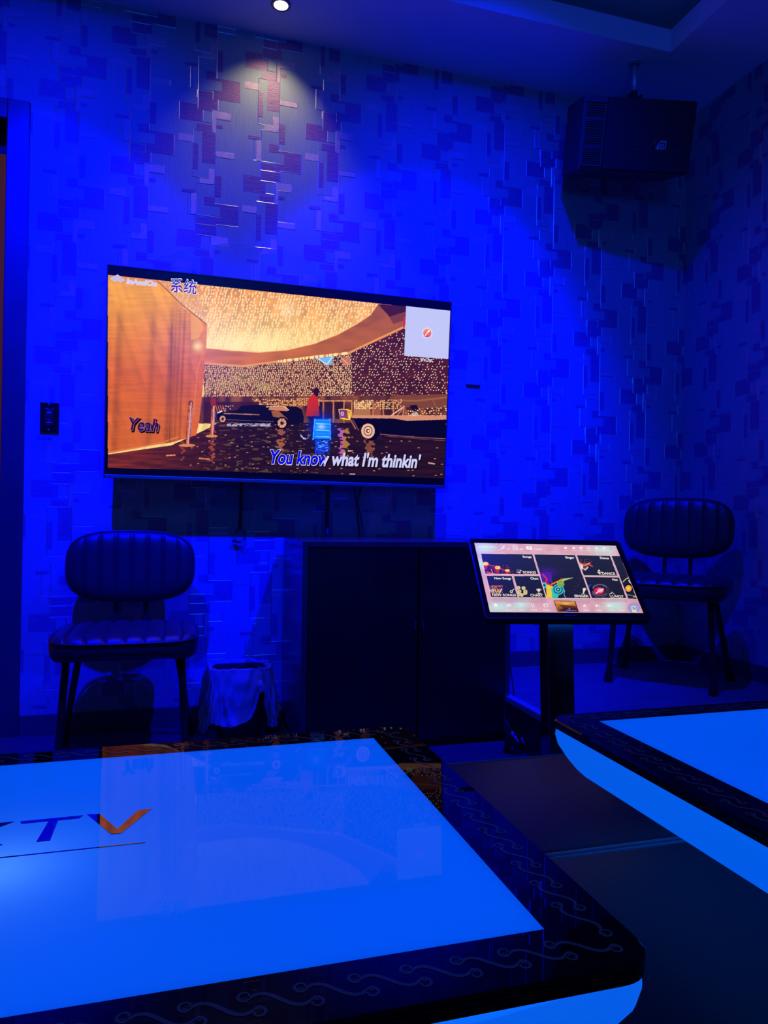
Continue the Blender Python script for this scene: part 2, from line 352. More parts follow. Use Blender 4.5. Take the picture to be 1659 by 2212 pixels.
# ------------------------------------------------------------------ television
TW, TH = 1.375, .7857
tv = thing('television', 'wide flat television showing an amber music video, mounted on the patterned wall', 'television', (.4398, 2.899, 1.3866), (math.radians(3.55), math.radians(.2), 0), mode='YXZ')
b = MB(); b.box(-TW/2-.004, TW/2+.004, .004, .022, -TH/2-.006, TH/2+.006); b.box(-.36, .36, .022, .045, -.33, .18)
b.build('back_case', M['case'], tv, bevel=.003)
b = MB(); b.box(-.22, .22, .045, .122, -.20, -.16); b.box(-.22, .22, .045, .125, .10, .14); b.box(-.2, -.15, .045, .118, -.28, .17); b.box(.15, .2, .045, .118, -.28, .17); b.build('wall_bracket', M['black'], tv)
b = MB(); x, z, t = TW/2+.005, TH/2+.007, .0045
b.box(-x, x, -.003, .006, z-t, z); b.box(-x, -x+t, -.003, .006, -z, z-t); b.box(x-t, x, -.003, .006, -z, z-t); b.build('bezel', M['case'], tv, bevel=.001)
b = MB(); b.box(-x+t, x-t, -.005, .006, -z, -z+.014); b.build('bottom_bezel', M['silver'], tv, bevel=.002)['label'] = 'thin metallic lower edge'

def paint_tv(p):
    X, Y = p.X, p.Y
    top = 594+.1052*(X-233); bot = 1010+.0318*(X-232)
    inside = (Y > top) & (Y < bot) & (X > 233) & (X < 969)
    p.C[:] = (.003, .003, .01)
    R = lambda pts: pts
    # canopy of bulbs
    p.put(inside, lambda x, y: mix((224, 134, 54), (254, 214, 128), (y-600-.05*(x-450))/150)*(.86+.2*vnoise((x+.35*y)/7, y/26, 5))[:, None])
    m = inside & (Y < 800)
    p.put(m & dots(X, Y, 6.5, .8, 1.7, 3.3, .25, 1), (255, 232, 168), .75)
    p.glow(620, 668, 26, (255, 225, 180), .5)
    p.glow(540, 740, 130, (255, 232, 160), .65, 30)
    # curved fascia
    curve_u = [(443, 752), (500, 757), (560, 761), (620, 756), (680, 742), (730, 722), (770, 700), (800, 680), (816, 657)]
    p.poly(curve_u+[(880, 655), (972, 668), (972, 800), (440, 800)], lambda x, y: mix((205, 112, 42), (150, 78, 34), (x-440)/450)*(.9+.2*vnoise(x/30, y/9, 7))[:, None])
    p.line(curve_u, 2.2, (250, 190, 110), .8)
    p.poly([(816, 657), (972, 668), (972, 720), (880, 690), (850, 700), (838, 680)], (62, 24, 16))
    p.poly([(822, 690), (880, 672), (880, 700), (760, 752), (700, 762)], (176, 92, 40), .5)
    # dotted lower canopy
    low = [(440, 787), (525, 793), (600, 783), (680, 772), (752, 764), (820, 735), (880, 706), (975, 745), (975, 858), (860, 861), (700, 862), (440, 864)]
    lm = p.inside(low)
    p.put(lm, lambda x, y: mix((116, 60, 28), (74, 27, 18), (x-470)/350)*(.8+.4*vnoise(x/14, y/14, 3))[:, None])
    dm = lm & (X < 760)
    p.put(dm & dots(X, Y, 4.2, .88, 1.25, 1.9, .2, 11), (250, 200, 140), .85)
    p.put(lm & (X >= 700) & dots(X, Y, 5.6, .62, 1.15, 1.3, .5, 13), (255, 215, 160), .95)
    for q in [(525, 815, 30, 18), (570, 835, 26, 15), (480, 830, 22, 14)]: p.glow(*q[:3], (215, 200, 110), .3, q[3])
    for k in range(7): p.line([(690+k*34, 778-k*7), (752+k*44, 862)], 2.4, (48, 16, 12), .7)
    p.line([(443, 785), (525, 791), (600, 781), (680, 770), (752, 763), (815, 733), (880, 703)], 4.5, (226, 148, 72))
    p.put(inside & (np.abs(Y-(781-.12*(X-600))) < 3) & (X > 600) & (X < 750) & (hsh(np.floor(X/3), 0) > .4), (255, 220, 150))
    p.poly([(682, 774), (720, 769), (716, 789), (704, 787)], (120, 175, 220)); p.line([(684, 772), (706, 788), (718, 770)], 2, (190, 235, 255))
    p.poly([(736, 772), (754, 771), (757, 788), (742, 787)], (190, 110, 90)); p.line([(738, 774), (752, 786)], 1.5, (250, 190, 90)); p.line([(752, 773), (742, 787)], 1.5, (235, 120, 130))
    # shop front band
    p.poly([(430, 858), (975, 852), (975, 915), (430, 915)], lambda x, y: mix((150, 84, 38), (60, 24, 14), vnoise(x/12, y/20, 9)))
    p.poly([(840, 858), (975, 850), (975, 880), (880, 884)], (120, 64, 30)); p.line([(840, 864), (900, 866), (968, 858)], 4, (150, 92, 44))
    for x0_, x1_, c in [(684, 697, (40, 16, 12)), (702, 718, (52, 20, 14)), (724, 742, (44, 18, 12)), (832, 846, (60, 26, 16)), (808, 822, (150, 84, 46)), (764, 800, (170, 108, 60))]:
        p.poly([(x0_, 868), (x1_, 868), (x1_, 905), (x0_, 905)], c)
    p.put(p.inside([(764, 864), (806, 864), (806, 884), (764, 884)]) & dots(X, Y, 4, .85, 1.4, 1.8, 0, 4), (252, 205, 140))
    p.put(p.inside([(808, 866), (868, 862), (868, 882), (808, 886)]) & dots(X, Y, 4, .75, 1.3, 1.6, 0, 5), (240, 180, 110))
    for x_ in (698, 720, 743, 760, 806, 828, 850): p.line([(x_, 866), (x_, 918)], 2.2, (205, 130, 74))
    p.line([(684, 866), (760, 866)], 2, (225, 150, 86))
    p.put(p.inside([(545, 862), (690, 860), (690, 876), (560, 880)]) & dots(X, Y, 4, .85, 1.6, 1.4, 0, 6), (245, 170, 92))
    p.put(p.inside([(440, 868), (560, 868), (560, 912), (440, 912)]), (52, 18, 14), .8)
    p.put(p.inside([(470, 876), (520, 876), (520, 890), (470, 890)]) & dots(X, Y, 5, .55, 1.5, 1.2, 0, 8), (225, 180, 160))
    p.poly([(455, 860), (466, 860), (466, 876), (455, 876)], (150, 30, 20))
    # floor
    fl = [(232, 982), (300, 972), (370, 962), (440, 930), (470, 914), (560, 912), (760, 914), (975, 900), (975, 1060), (232, 1060)]
    fm = p.inside(fl) & inside
    p.put(fm, lambda x, y: mix((112, 38, 14), (36, 15, 8), (x-260)/260)*(.75+.5*vnoise(x/34, y/4, 21))[:, None])
    p.put(fm & (vnoise(X/9, Y/3, 31) > .78) & (X > 440) & (X < 700), (120, 92, 44), .55)
    p.put(fm & dots(X, Y, 12, .22, 2.6, .9, 0, 41) & (X > 400), (214, 150, 100), .8)
    for x_, wd, c in [(606, 9, (190, 110, 60)), (744, 12, (225, 150, 60)), (736, 5, (190, 90, 220)), (798, 13, (170, 92, 40)), (458, 7, (180, 80, 40)), (395, 5, (150, 70, 34))]:
        p.put(fm & (np.abs(X-x_+3*np.sin(Y/2.1)) < wd*(1.1-.006*(Y-900))) & (vnoise(X/6, Y/3, 51) > .35) & (Y > 925) & (Y < 995), c, .7)
    p.line([(430, 990), (452, 992)], 3, (205, 120, 60)); p.line([(360, 984), (378, 983)], 3, (214, 130, 66))
    p.line([(752, 974), (762, 974)], 2, (215, 200, 190)); p.line([(926, 1000), (938, 1002)], 3, (200, 150, 120)); p.line([(756, 1024), (766, 1024)], 2, (220, 190, 170))
    # big stone wall at left
    wl = [(232, 592), (330, 600), (352, 614), (395, 664), (447, 700), (446, 745), (441, 800), (436, 860), (430, 912), (424, 940), (370, 956), (300, 966), (232, 980)]
    wm = p.inside(wl) & inside
    def wc(x, y):
        c = mix((236, 156, 38), (206, 96, 26), (y-640)/170)
        g = .90+.10*vnoise(x/9-.04*y, y/90, 61)+.09*vnoise(x/40, y/3.2, 62)
        for x0_, w_, d_ in ((262, 9, .14), (252, 5, -.06), (335, 7, .13), (375, 6, .22), (384, 3, .16), (392, 4, .18), (402, 3, .2), (418, 6, .08)):
            xc = x0_-.045*(y-620); g = g-d_*np.exp(-((x-xc)/w_)**2)*np.clip((y-640)/60, 0, 1)
        return c*g[:, None]
    p.put(wm, wc)
    p.poly([(412, 668), (430, 690), (440, 704), (430, 730), (412, 735)], (240, 165, 40), .7); p.glow(427, 748, 14, (255, 225, 150), .8, 14)
    p.poly([(232, 592), (335, 600), (350, 614), (232, 605)], (214, 130, 40), .6)
    p.line([(340, 606), (395, 660), (446, 700)], 2.5, (170, 84, 30)); p.poly([(334, 601), (420, 610), (447, 690), (395, 655)], (226, 160, 92), .55)
    p.line([(232, 978), (300, 966), (350, 956), (385, 944)], 4, (216, 118, 52), .8)
    p.line([(366, 955), (372, 700)], 2, (136, 56, 18), .7); p.line([(418, 900), (426, 800), (444, 745)], 2, (222, 138, 70), .6)
    # bollards
    for xa, ya, xb, yb, wd in ((412, 870, 405, 958, 9), (461, 878, 458, 938, 9)):
        p.line([(xa, ya), (xb, yb)], wd, (112, 44, 24)); p.line([(xa+1, ya), (xb+1, yb)], 3, (230, 150, 110)); p.line([(xa+3.5, ya+12), (xb+3, yb-6)], 1.6, (140, 120, 190)); p.line([(xa-3, ya+6), (xb-2, yb)], 1.6, (214, 110, 60))
        p.ell(xb-1, yb+4, 18 if wd > 8 and xa < 430 else 13, 3, (214, 128, 70))
    for k in range(4): p.line([(466+k*5, 876), (470+k*5, 890)], 1.4, (210, 110, 70))
    # long black limousine
    car = [(468, 896), (474, 890), (512, 886), (520, 877), (556, 874), (580, 876), (640, 878), (652, 884), (656, 900), (656, 912), (640, 918), (545, 915), (470, 908)]
    p.poly(car, (14, 8, 10)); p.poly([(582, 880), (618, 878), (622, 888), (580, 886)], (205, 125, 76)); p.poly([(586, 888), (600, 886), (622, 906), (590, 900)], (150, 86, 44)); p.line([(484, 893), (560, 896)], 2, (176, 112, 92)); p.line([(480, 906), (590, 911)], 1.5, (90, 60, 60))
    p.line([(470, 892), (480, 888)], 2, (240, 225, 220)); p.line([(575, 879), (612, 877), (624, 886)], 1.4, (235, 200, 175))
    p.put(fm & (np.abs(Y-918) < 3) & (X > 490) & (X < 585) & (vnoise(X/5, Y, 71) > .35), (205, 200, 225), .8)
    for cx_, cy_, r1 in ((481, 905, 9), (609, 914, 13)):
        p.ell(cx_, cy_, r1, r1*1.05, (8, 5, 6)); p.ell(cx_, cy_, r1*.72, r1*.78, (226, 158, 118)); p.ell(cx_, cy_, r1*.3, r1*.3, (40, 20, 16))
        for k in range(8):
            a = k*PI/4; p.line([(cx_, cy_), (cx_+r1*.7*math.cos(a), cy_+r1*.75*math.sin(a))], 1, (50, 24, 18))
    # walking figure with red top, lit blue box
    p.ell(683, 845, 6.5, 8, (44, 14, 12))
    p.poly([(668, 858), (676, 851), (686, 854), (689, 880), (690, 899), (661, 899), (664, 872)], (196, 40, 12))
    p.poly([(664, 899), (690, 899), (690, 912), (680, 944), (673, 946), (672, 915)], (22, 12, 40)); p.poly([(676, 850), (684, 848), (690, 852), (684, 857)], (40, 14, 12))
    p.poly([(648, 942), (664, 948), (672, 938), (660, 950)], (200, 200, 220), .9); p.line([(650, 940), (656, 948)], 2, (190, 210, 255))
    p.glow(695, 925, 32, (6, 40, 245), 1.0, 38)
    p.poly([(681, 905), (712, 905), (713, 948), (676, 948)], (20, 120, 240))
    for k in range(6): p.line([(683, 908+k*7), (711, 909+k*7)], 2.2, (110, 220, 255) if k % 2 else (30, 150, 250), .8)
    p.glow(694, 922, 11, (215, 215, 255), .75, 7); p.line([(680, 905), (676, 950)], 2, (60, 170, 255)); p.line([(713, 905), (714, 950)], 2, (60, 150, 255))
    p.put(fm & (X > 680) & (X < 712) & (Y > 950) & (Y < 982) & (vnoise(X/5, Y/2.2, 81) > .3), (14, 60, 225), .9)
    p.put(fm & (X > 684) & (X < 708) & (Y > 952) & (Y < 978) & (vnoise(X/4, Y/1.8, 82) > .7), (90, 170, 255), .9)
    # yellow neon cards
    for k in range(4): p.line([(738+k*4, 884), (752-2+k*3, 885+k), (754+k, 907), (735+k*3, 904), (732+k*3, 884), (738+k*4, 884)], 1.4, (252, 205, 60))
    p.poly([(733, 885), (746, 885), (746, 903), (734, 902)], (120, 60, 110)); p.ell(739.5, 894, 3.5, 4.5, (225, 160, 240), 1, .4)
    # open-top black car
    p.poly([(757, 902), (762, 899), (846, 897), (900, 903), (968, 902), (968, 950), (826, 945), (822, 930), (812, 918), (790, 914), (776, 926), (764, 920)], (7, 5, 12))
    p.poly([(756, 900), (764, 897), (846, 897), (968, 897), (968, 906), (880, 909), (850, 904), (762, 903)], (206, 136, 100)); p.line([(846, 897), (873, 878)], 2.6, (236, 176, 140)); p.line([(858, 898), (873, 878), (870, 898)], 1.6, (206, 140, 108))
    p.poly([(876, 880), (896, 878), (902, 886), (884, 897)], (70, 28, 22)); p.line([(886, 897), (902, 884)], 1.6, (200, 140, 110)); p.poly([(884, 876), (900, 874), (904, 884), (894, 890)], (24, 10, 10))
    p.put(p.inside([(876, 886), (968, 876), (968, 898), (876, 898)]) & dots(X, Y, 5, .6, 1.6, 1.4, 0, 15), (244, 190, 120))
    p.line([(934, 862), (944, 884), (940, 900)], 1.6, (150, 90, 60)); p.poly([(889, 893), (902, 891), (904, 897), (890, 899)], (225, 220, 205), .7)
    p.line([(757, 906), (768, 926)], 3, (150, 90, 74)); p.line([(762, 906), (775, 930)], 2, (120, 60, 46))
    p.ell(802, 931, 19, 21, (6, 4, 6)); p.ell(795, 931, 14.5, 16, (232, 176, 140)); p.ell(795, 931, 9.8, 11, (120, 70, 50)); p.ell(795, 931, 7.5, 8.5, (236, 196, 160)); p.ell(795, 931, 4.6, 5, (110, 60, 44)); p.ell(796, 931, 2, 2.3, (250, 220, 190))
    p.line([(822, 938), (880, 943), (962, 948)], 1.6, (150, 84, 70)); p.line([(830, 942), (962, 952)], 1.2, (110, 64, 56)); p.line([(964, 916), (966, 920)], 3, (190, 30, 20))
    # pale card with a round icon in the upper right corner
    p.C[~inside] = (.003, .003, .01)
    p.poly([(871, 686), (876, 684), (874, 710), (871, 708)], (196, 40, 50))
    p.poly([(877, 661.5), (972.5, 671.5), (968, 776), (873.5, 768)], (186, 190, 232))
    p.ell(923, 719.5, 11.5, 12, (214, 208, 236)); p.ell(923, 719.5, 8.7, 9.4, lambda x, y: mix((238, 150, 70), (214, 70, 110), (y-711)/17)); p.line([(919, 724), (926, 715)], 2.2, (250, 230, 225)); p.ell(926, 715, 2.2, 2.2, (255, 240, 235))
screen_mesh(tv, 'display', -TW/2, TW/2, -TH/2+.007, TH/2, 900, 510, .0005, paint_tv, 1.1)
LAV, SUNG, RIM, DARK = glow('lyric_lavender', lin(206, 206, 250)), glow('lyric_blue', lin(14, 14, 222)), glow('lyric_pale_outline', lin(225, 220, 250)), glow('lyric_dark_outline', lin(22, 8, 26))
ly = dict(bold=.02, shear=.22)
screen_text(tv, 'lyric_outline', "You know what I'm thinkin'", (582, 1001), (911, 1011), 30.5, [RIM, DARK], .0012, bold=.055, shear=.22, split=.365)
screen_text(tv, 'lyric_outline', "You know what I'm thinkin'", (584.5, 1003.5), (912, 1013.5), 31, DARK, .0009, bold=.05, shear=.22)
screen_text(tv, 'lyric_text', "You know what I'm thinkin'", (583, 1000.5), (909, 1010.5), 30, [SUNG, LAV], .0016, bold=.032, shear=.22, split=.345)
screen_text(tv, 'lyric_outline', 'Yeah', (279.5, 932), (346, 935), 29, DARK, .0009, bold=.05, shear=.22)
screen_text(tv, 'lyric_outline', 'Yeah', (277.5, 929), (344, 932), 29, glow('lyric_grey_outline', lin(140, 110, 160)), .0012, bold=.032, shear=.22)
screen_text(tv, 'lyric_text', 'Yeah', (278.5, 929), (342.5, 932), 28.5, glow('lyric_plum', lin(62, 8, 72)), .0016, bold=.012, shear=.22)
screen_text(tv, 'channel_text', 'InAndOn', (272, 612.5), (340, 619), 11.5, glow('logo_white', lin(216, 206, 240)), .0016, bold=.075, shear=.2)
screen_text(tv, 'channel_text', '\u7cfb\u7edf', (367, 628.5), (426, 634.5), 29, RIM, .0012, bold=.03, capf=.84)
screen_text(tv, 'channel_text', '\u7cfb\u7edf', (368.5, 628), (424, 633.8), 27.5, glow('channel_blue', lin(34, 34, 200)), .0016, bold=.004, capf=.84)
screen_text(tv, 'app_text', 'WeChat', (907, 780.5), (934, 781.5), 8, glow('caption_white', lin(225, 215, 235)), .0016, bold=.02)
a = to_plane(tv, 254, 602)
b = MB()
for r in range(3):
    for k in range(3):                     # a 3 x 3 lattice of small diamonds, lower corner left out
        cx_ = a.x+(k-r)*.0098; cz_ = a.y+.010-(k+r)*.0062
        if k+r > 3: continue
        b.add([(cx_-.0088, -.0016, cz_), (cx_, -.0016, cz_-.0056), (cx_+.0088, -.0016, cz_), (cx_, -.0016, cz_+.0056)], [(0, 1, 2, 3)])
b.build('channel_emblem', glow('emblem_lavender', lin(196, 196, 240)), tv)

# ------------------------------------------------------------------ ordering kiosk
KP = Vector((1.1287, 1.9609, .6822))
colx, coly = 1.222, 2.105
kroot = thing('karaoke_kiosk', 'black pedestal touch screen kiosk with lit song menu, beside the dark cabinet', 'touch screen kiosk', (colx, coly, 0))
kb = MB(); kb.box(-.20, .17, -.15, .13, 0, .012); kb.build('base_plate', M['black'], kroot, bevel=.004)
kb = MB(); kb.box(-.052, .040, -.03, .03, .0, .69); kcol = kb.build('column', mat('kiosk_column', (.30, .34, .36), .10, metal=1), kroot, bevel=.002, loc=(0, -.022, .011)); kcol.rotation_euler = (math.radians(-3.2), 0, 0)
kb = MB(); kb.box(-.09, .04, -.075, .0, .66, .69); kb.build('neck', M['black'], kroot, bevel=.003)
km = bpy.data.objects.new('monitor', None); COL.objects.link(km); km.rotation_mode = 'YXZ'
km.location = KP; km.rotation_euler = (math.radians(-44.32), math.radians(.78), math.radians(-7.65))
KW, KH = .50, .305
def rrect(x0, x1, z0, z1, r, n=6):
    pts = []
    for cx_, cz_, a0 in ((x1-r, z1-r, 0), (x0+r, z1-r, PI/2), (x0+r, z0+r, PI), (x1-r, z0+r, 1.5*PI)):
        pts += [(cx_+r*math.cos(a0+k*PI/2/n), cz_+r*math.sin(a0+k*PI/2/n)) for k in range(n+1)]
    return pts
mapk = lambda x, y: (1000+x*.2592, 1140+y*.2592)
def inv(q): return (q[0]-1000)/.2592, (q[1]-1140)/.2592
def paint_ui(p):
    p.X, p.Y = (p.X-1000)/.2592, (p.Y-1140)/.2592; X, Y = p.X, p.Y
    n1, n2 = vnoise(X/60, Y/45, 1), vnoise(X/30+9, Y/30, 2)
    p.C[:] = mix((226, 176, 190), (206, 150, 168), n1)
    for cx_, cy_, rx, ry in ((180, 170, 110, 60), (1170, 190, 130, 50), (150, 300, 60, 60), (300, 660, 130, 60), (480, 640, 90, 60), (1260, 650, 110, 60)):
        p.glow(cx_, cy_, rx, (186, 226, 218), .95, ry)
    ang = np.arctan2(Y-200, X-190); p.put((np.sin(ang*26+.05*np.hypot(X-190, Y-200)) > .6) & (np.hypot(X-190, Y-200) < 150), (230, 240, 238), .35)
    for qx, qy in ((1190, 200), (300, 680), (500, 680), (1270, 660)):
        ang = np.arctan2(Y-qy, X-qx); p.put((np.sin(ang*22+2*vnoise(X/20, Y/20, 4)) > .5) & (np.hypot(X-qx, Y-qy) < 85), (214, 236, 232), .4)
    p.ell(165, 135, 140, 100, (150, 140, 150), .5, .985)
    p.put((np.abs(Y-212) < 16) & (n2 > .35), (238, 170, 178), .4)
    # tile reflections then tiles
    for q in (((240, 585), (690, 588), (700, 625), (250, 620)), ((760, 590), (1060, 592), (1070, 628), (770, 625)), ((1085, 592), (1360, 594), (1372, 620), (1095, 620))): p.poly(q, (186, 142, 160), .4)
    T = dict(songs=[(150, 215), (578, 222), (628, 388), (188, 384)], new=[(196, 400), (407, 402), (455, 578), (236, 577)], chart=[(425, 402), (638, 403), (690, 580), (470, 578)],
             singer=[(595, 222), (935, 228), (1064, 588), (700, 586)], dance=[(950, 228), (1225, 234), (1287, 400), (1008, 397)], hot=[(1015, 410), (1300, 414), (1362, 587), (1075, 586)],
             more=[(1240, 234), (1310, 236), (1450, 594), (1378, 590)])
    tm = {}
    for k, q in T.items():
        big = [(np.array(q).mean(0)+(np.array(c)-np.array(q).mean(0))*1.0+np.sign(np.array(c)-np.array(q).mean(0))*3).tolist() for c in q]
        p.poly(big, (240, 206, 210), .9); p.poly(q, lambda x, y: mix((34, 38, 56), (26, 28, 42), (y-215)/380)); tm[k] = p.inside(q)
    def tin(k, f):
        C0 = p.C.copy(); f(); C1 = p.C; C0[tm[k]] = C1[tm[k]]; p.C = C0
    def drums():
        p.line([(150, 295), (260, 320), (390, 370)], 10, (190, 50, 24)); p.glow(200, 350, 50, (90, 20, 110), .7, 26)
        for cx_, cy_, r1 in ((188, 300, 26), (290, 332, 24), (370, 356, 20)):
            p.poly([(cx_-r1, cy_), (cx_+r1*.9, cy_), (cx_+r1*.4, cy_+48), (cx_-r1*.6, cy_+44)], (176, 40, 20)); p.ell(cx_, cy_, r1, r1*.62, (240, 170, 70)); p.ell(cx_, cy_, r1*.75, r1*.42, (250, 216, 120))
        p.put(dots(X, Y, 17, .5, 4, 4, 0, 3) & (Y > 310) & (X < 420), (206, 52, 30))
        p.line([(200, 370), (260, 384)], 9, (240, 80, 40)); p.line([(235, 345), (250, 382)], 6, (250, 120, 60))
    def musicx():
        p.glow(270, 515, 50, (150, 40, 30), .8, 30); p.put(dots(X, Y, 13, .6, 5, 5, 0, 5) & (X < 330) & (Y > 478) & (Y < 545), (236, 110, 70)); p.put(dots(X, Y, 15, .4, 4, 5, 0, 6) & (X < 320) & (Y > 490) & (Y < 560), (180, 200, 90))
        p.line([(222, 540), (222, 515), (240, 530), (252, 512), (256, 538)], 5, (190, 230, 220)); p.line([(270, 515), (270, 535), (290, 533), (290, 512)], 5, (250, 190, 110)); p.line([(320, 510), (308, 540)], 9, (236, 210, 190))
    def coins():
        for cx_, cy_ in ((462, 500), (505, 503), (520, 545), (470, 530), (490, 560), (520, 530), (475, 555), (455, 548)): p.ell(cx_, cy_, 17, 15, (206, 188, 116)); p.ell(cx_, cy_, 11, 9, (240, 226, 170)); p.ell(cx_, cy_, 7, 5, (160, 142, 80))
    def singer():
        p.glow(700, 370, 110, (70, 30, 150), .75, 50); p.poly([(640, 372), (735, 372), (745, 455), (660, 470)], (96, 40, 190)); p.put(p.inside([(640, 372), (735, 372), (745, 455), (660, 470)]) & ((np.floor(X/12)+np.floor(Y/12)) % 2 > 0), (60, 20, 130))
        p.line([(668, 392), (700, 430), (690, 465), (740, 480)], 14, (214, 40, 70)); p.poly([(690, 470), (750, 490), (760, 585), (700, 585)], (236, 200, 50)); p.poly([(735, 500), (800, 560), (790, 585), (745, 585)], (60, 190, 170))
        p.poly([(770, 455), (820, 425), (925, 415), (850, 440), (800, 470)], (170, 200, 120)); p.line([(740, 470), (830, 430)], 12, (230, 120, 40)); p.ell(676, 480, 22, 26, (60, 190, 190)); p.ell(676, 480, 10, 12, (20, 60, 80))
        for cx_, cy_, r1, c1, c2 in ((793, 515, 50, (56, 190, 200), (20, 50, 80)), (815, 467, 29, (160, 210, 60), (40, 70, 30))):
            p.ell(cx_, cy_, r1, r1*.9, c1); p.ell(cx_, cy_, r1*.78, r1*.7, c2); p.ell(cx_, cy_, r1*.62, r1*.55, c1); p.ell(cx_, cy_, r1*.34, r1*.3, c2); p.ell(cx_, cy_, r1*.14, r1*.12, (190, 230, 230))
        p.line([(848, 520), (842, 560), (856, 580)], 4, (140, 200, 200)); p.put(dots(X, Y, 22, .3, 2, 2, 0, 2) & (X > 820) & (Y > 420), (130, 90, 190))
    def dance():
        p.line([(960, 285), (1000, 305), (1040, 300), (1075, 320)], 12, (210, 84, 40)); p.line([(985, 330), (1020, 350), (1040, 330)], 12, (216, 190, 190)); p.line([(970, 300), (1010, 320), (1060, 292)], 7, (250, 160, 90)); p.ell(985, 325, 14, 20, (236, 232, 240)); p.ell(978, 320, 7, 12, (180, 60, 60)); p.line([(1000, 345), (1050, 310), (1082, 326)], 5, (170, 60, 110)); p.put(dots(X, Y, 15, .5, 3, 3, 0, 9) & (X < 1080) & (Y < 300) & (Y > 262), (200, 80, 90))
    def hot():
        p.glow(1140, 525, 70, (120, 20, 60), .8, 40); p.ell(1142, 525, 74, 58, (70, 76, 96), 1, .9); p.ell(1142, 520, 66, 46, (150, 158, 180), .8, .93); p.ell(1132, 527, 42, 30, (206, 36, 80)); p.ell(1145, 522, 26, 18, (240, 150, 170)); p.line([(1110, 545), (1170, 510)], 8, (246, 220, 226)); p.ell(1060, 515, 22, 44, (30, 60, 150)); p.ell(1068, 515, 14, 34, (12, 18, 40)); p.ell(1206, 525, 16, 30, (44, 44, 60))
    def more():
        p.line([(1335, 450), (1360, 425), (1382, 418)], 7, (216, 190, 140)); p.line([(1385, 440), (1405, 475)], 12, (200, 200, 196)); p.ell(1382, 505, 42, 44, (20, 20, 24)); p.ell(1380, 506, 27, 27, (236, 160, 50)); p.ell(1380, 506, 15, 15, (246, 190, 90)); p.line([(1355, 555), (1440, 570)], 3, (180, 180, 170)); p.line([(1420, 575), (1445, 578)], 6, (240, 180, 90))
    for k, fn in (('songs', drums), ('new', musicx), ('chart', coins), ('singer', singer), ('dance', dance), ('hot', hot), ('more', more)): tin(k, fn)
    W_ = (246, 240, 240); IC = (232, 216, 196)
    # tile icons: note list, guitar, trophy, microphone, dancer, flame
    for y_ in (352, 362, 372): p.line([(448, y_), (472, y_)], 3, IC)
    p.line([(478, 376), (478, 352), (488, 360)], 4, IC); p.ell(472, 376, 7, 5, IC)
    p.ell(404, 532, 13, 11, IC); p.ell(404, 532, 7, 5, (30, 32, 48)); p.line([(408, 524), (426, 512)], 6, IC)
    p.ell(632, 520, 14, 12, IC); p.line([(632, 528), (632, 545)], 5, IC); p.line([(618, 547), (650, 547)], 4, IC); p.ell(632, 516, 22, 8, IC, 1, .8)
    p.ell(1012, 512, 14, 11, IC); p.poly([(1000, 518), (1022, 518), (1006, 548), (1000, 548)], IC); p.line([(990, 552), (1016, 552)], 4, IC)
    p.ell(1134, 358, 8, 8, IC); p.line([(1122, 370), (1140, 376), (1154, 368)], 6, IC); p.line([(1136, 370), (1138, 386)], 7, IC); p.line([(1128, 378), (1150, 388)], 4, IC)
    fl = [(1222, 552), (1228, 575), (1248, 583), (1268, 575), (1262, 555), (1240, 535), (1238, 552), (1230, 545), (1222, 552)]; p.line(fl, 3.5, IC); p.line([(1240, 576), (1244, 562), (1254, 572)], 3, IC)
    # header icons
    p.line([(128, 164), (142, 152), (158, 164)], 6, W_); p.line([(322, 180), (340, 160), (344, 150)], 7, W_, .9); p.ell(334, 160, 14, 12, W_, .8, .7)
    for cx_, cy_ in ((422, 156), (446, 156), (425, 176), (450, 176)): p.ell(cx_, cy_, 10.5, 8.5, W_, 1, .65)
    p.poly([(524, 154), (572, 156), (580, 184), (530, 182)], W_); p.poly([(545, 161), (560, 169), (550, 176)], (170, 190, 190))
    for i, x_ in enumerate((855, 923, 985, 1048, 1112, 1176, 1238)):
        p.ell(x_, 168, 13, 11, W_, .9, .6 if i in (3, 6) else .0); p.poly([(x_-5, 160), (x_+5, 160), (x_+2, 172)], (206, 190, 200), .6); p.line([(x_-16, 190), (x_+18, 191)], 5, W_, .6)
    p.ell(1238, 172, 15, 13, (120, 110, 130), .9, .8); p.line([(1238, 160), (1238, 172)], 3, (120, 110, 130))
    # lower bar
    p.poly([(252, 642), (270, 628), (292, 642), (286, 642), (290, 656), (264, 656), (260, 642)], W_)
    p.poly([(362, 636), (398, 636), (402, 656), (366, 656)], W_, .7); p.poly([(470, 632), (490, 644), (474, 656)], W_, .6); p.line([(492, 632), (498, 656)], 4, W_, .6)
    p.line([(572, 632), (578, 660)], 5, W_); p.line([(588, 632), (596, 660)], 5, W_)
    p.ell(690, 647, 19, 15, W_, 1, .76); p.poly([(668, 636), (684, 632), (680, 648)], W_)
    for x_ in (1015, 1115, 1217): p.poly([(x_-16, 645), (x_-8, 645), (x_+2, 634), (x_+9, 662), (x_-4, 656), (x_-12, 656)], W_, .9)
    p.line([(1124, 650), (1142, 650)], 4, W_); p.line([(1226, 650), (1242, 650)], 4, W_); p.line([(1234, 642), (1236, 660)], 4, W_); p.line([(1028, 642), (1034, 656)], 3, W_)
    for x_ in (385, 490, 1030, 1130, 1240, 1322): p.line([(x_-22, 686), (x_+24, 688)], 7, W_, .55)
    # small video preview
    p.poly([(757, 606), (935, 610), (968, 703), (788, 700)], (40, 14, 12))
    p.poly([(764, 611), (931, 615), (960, 698), (792, 695)], lambda x, y: mix((226, 150, 50), (110, 50, 16), (y-620)/70))
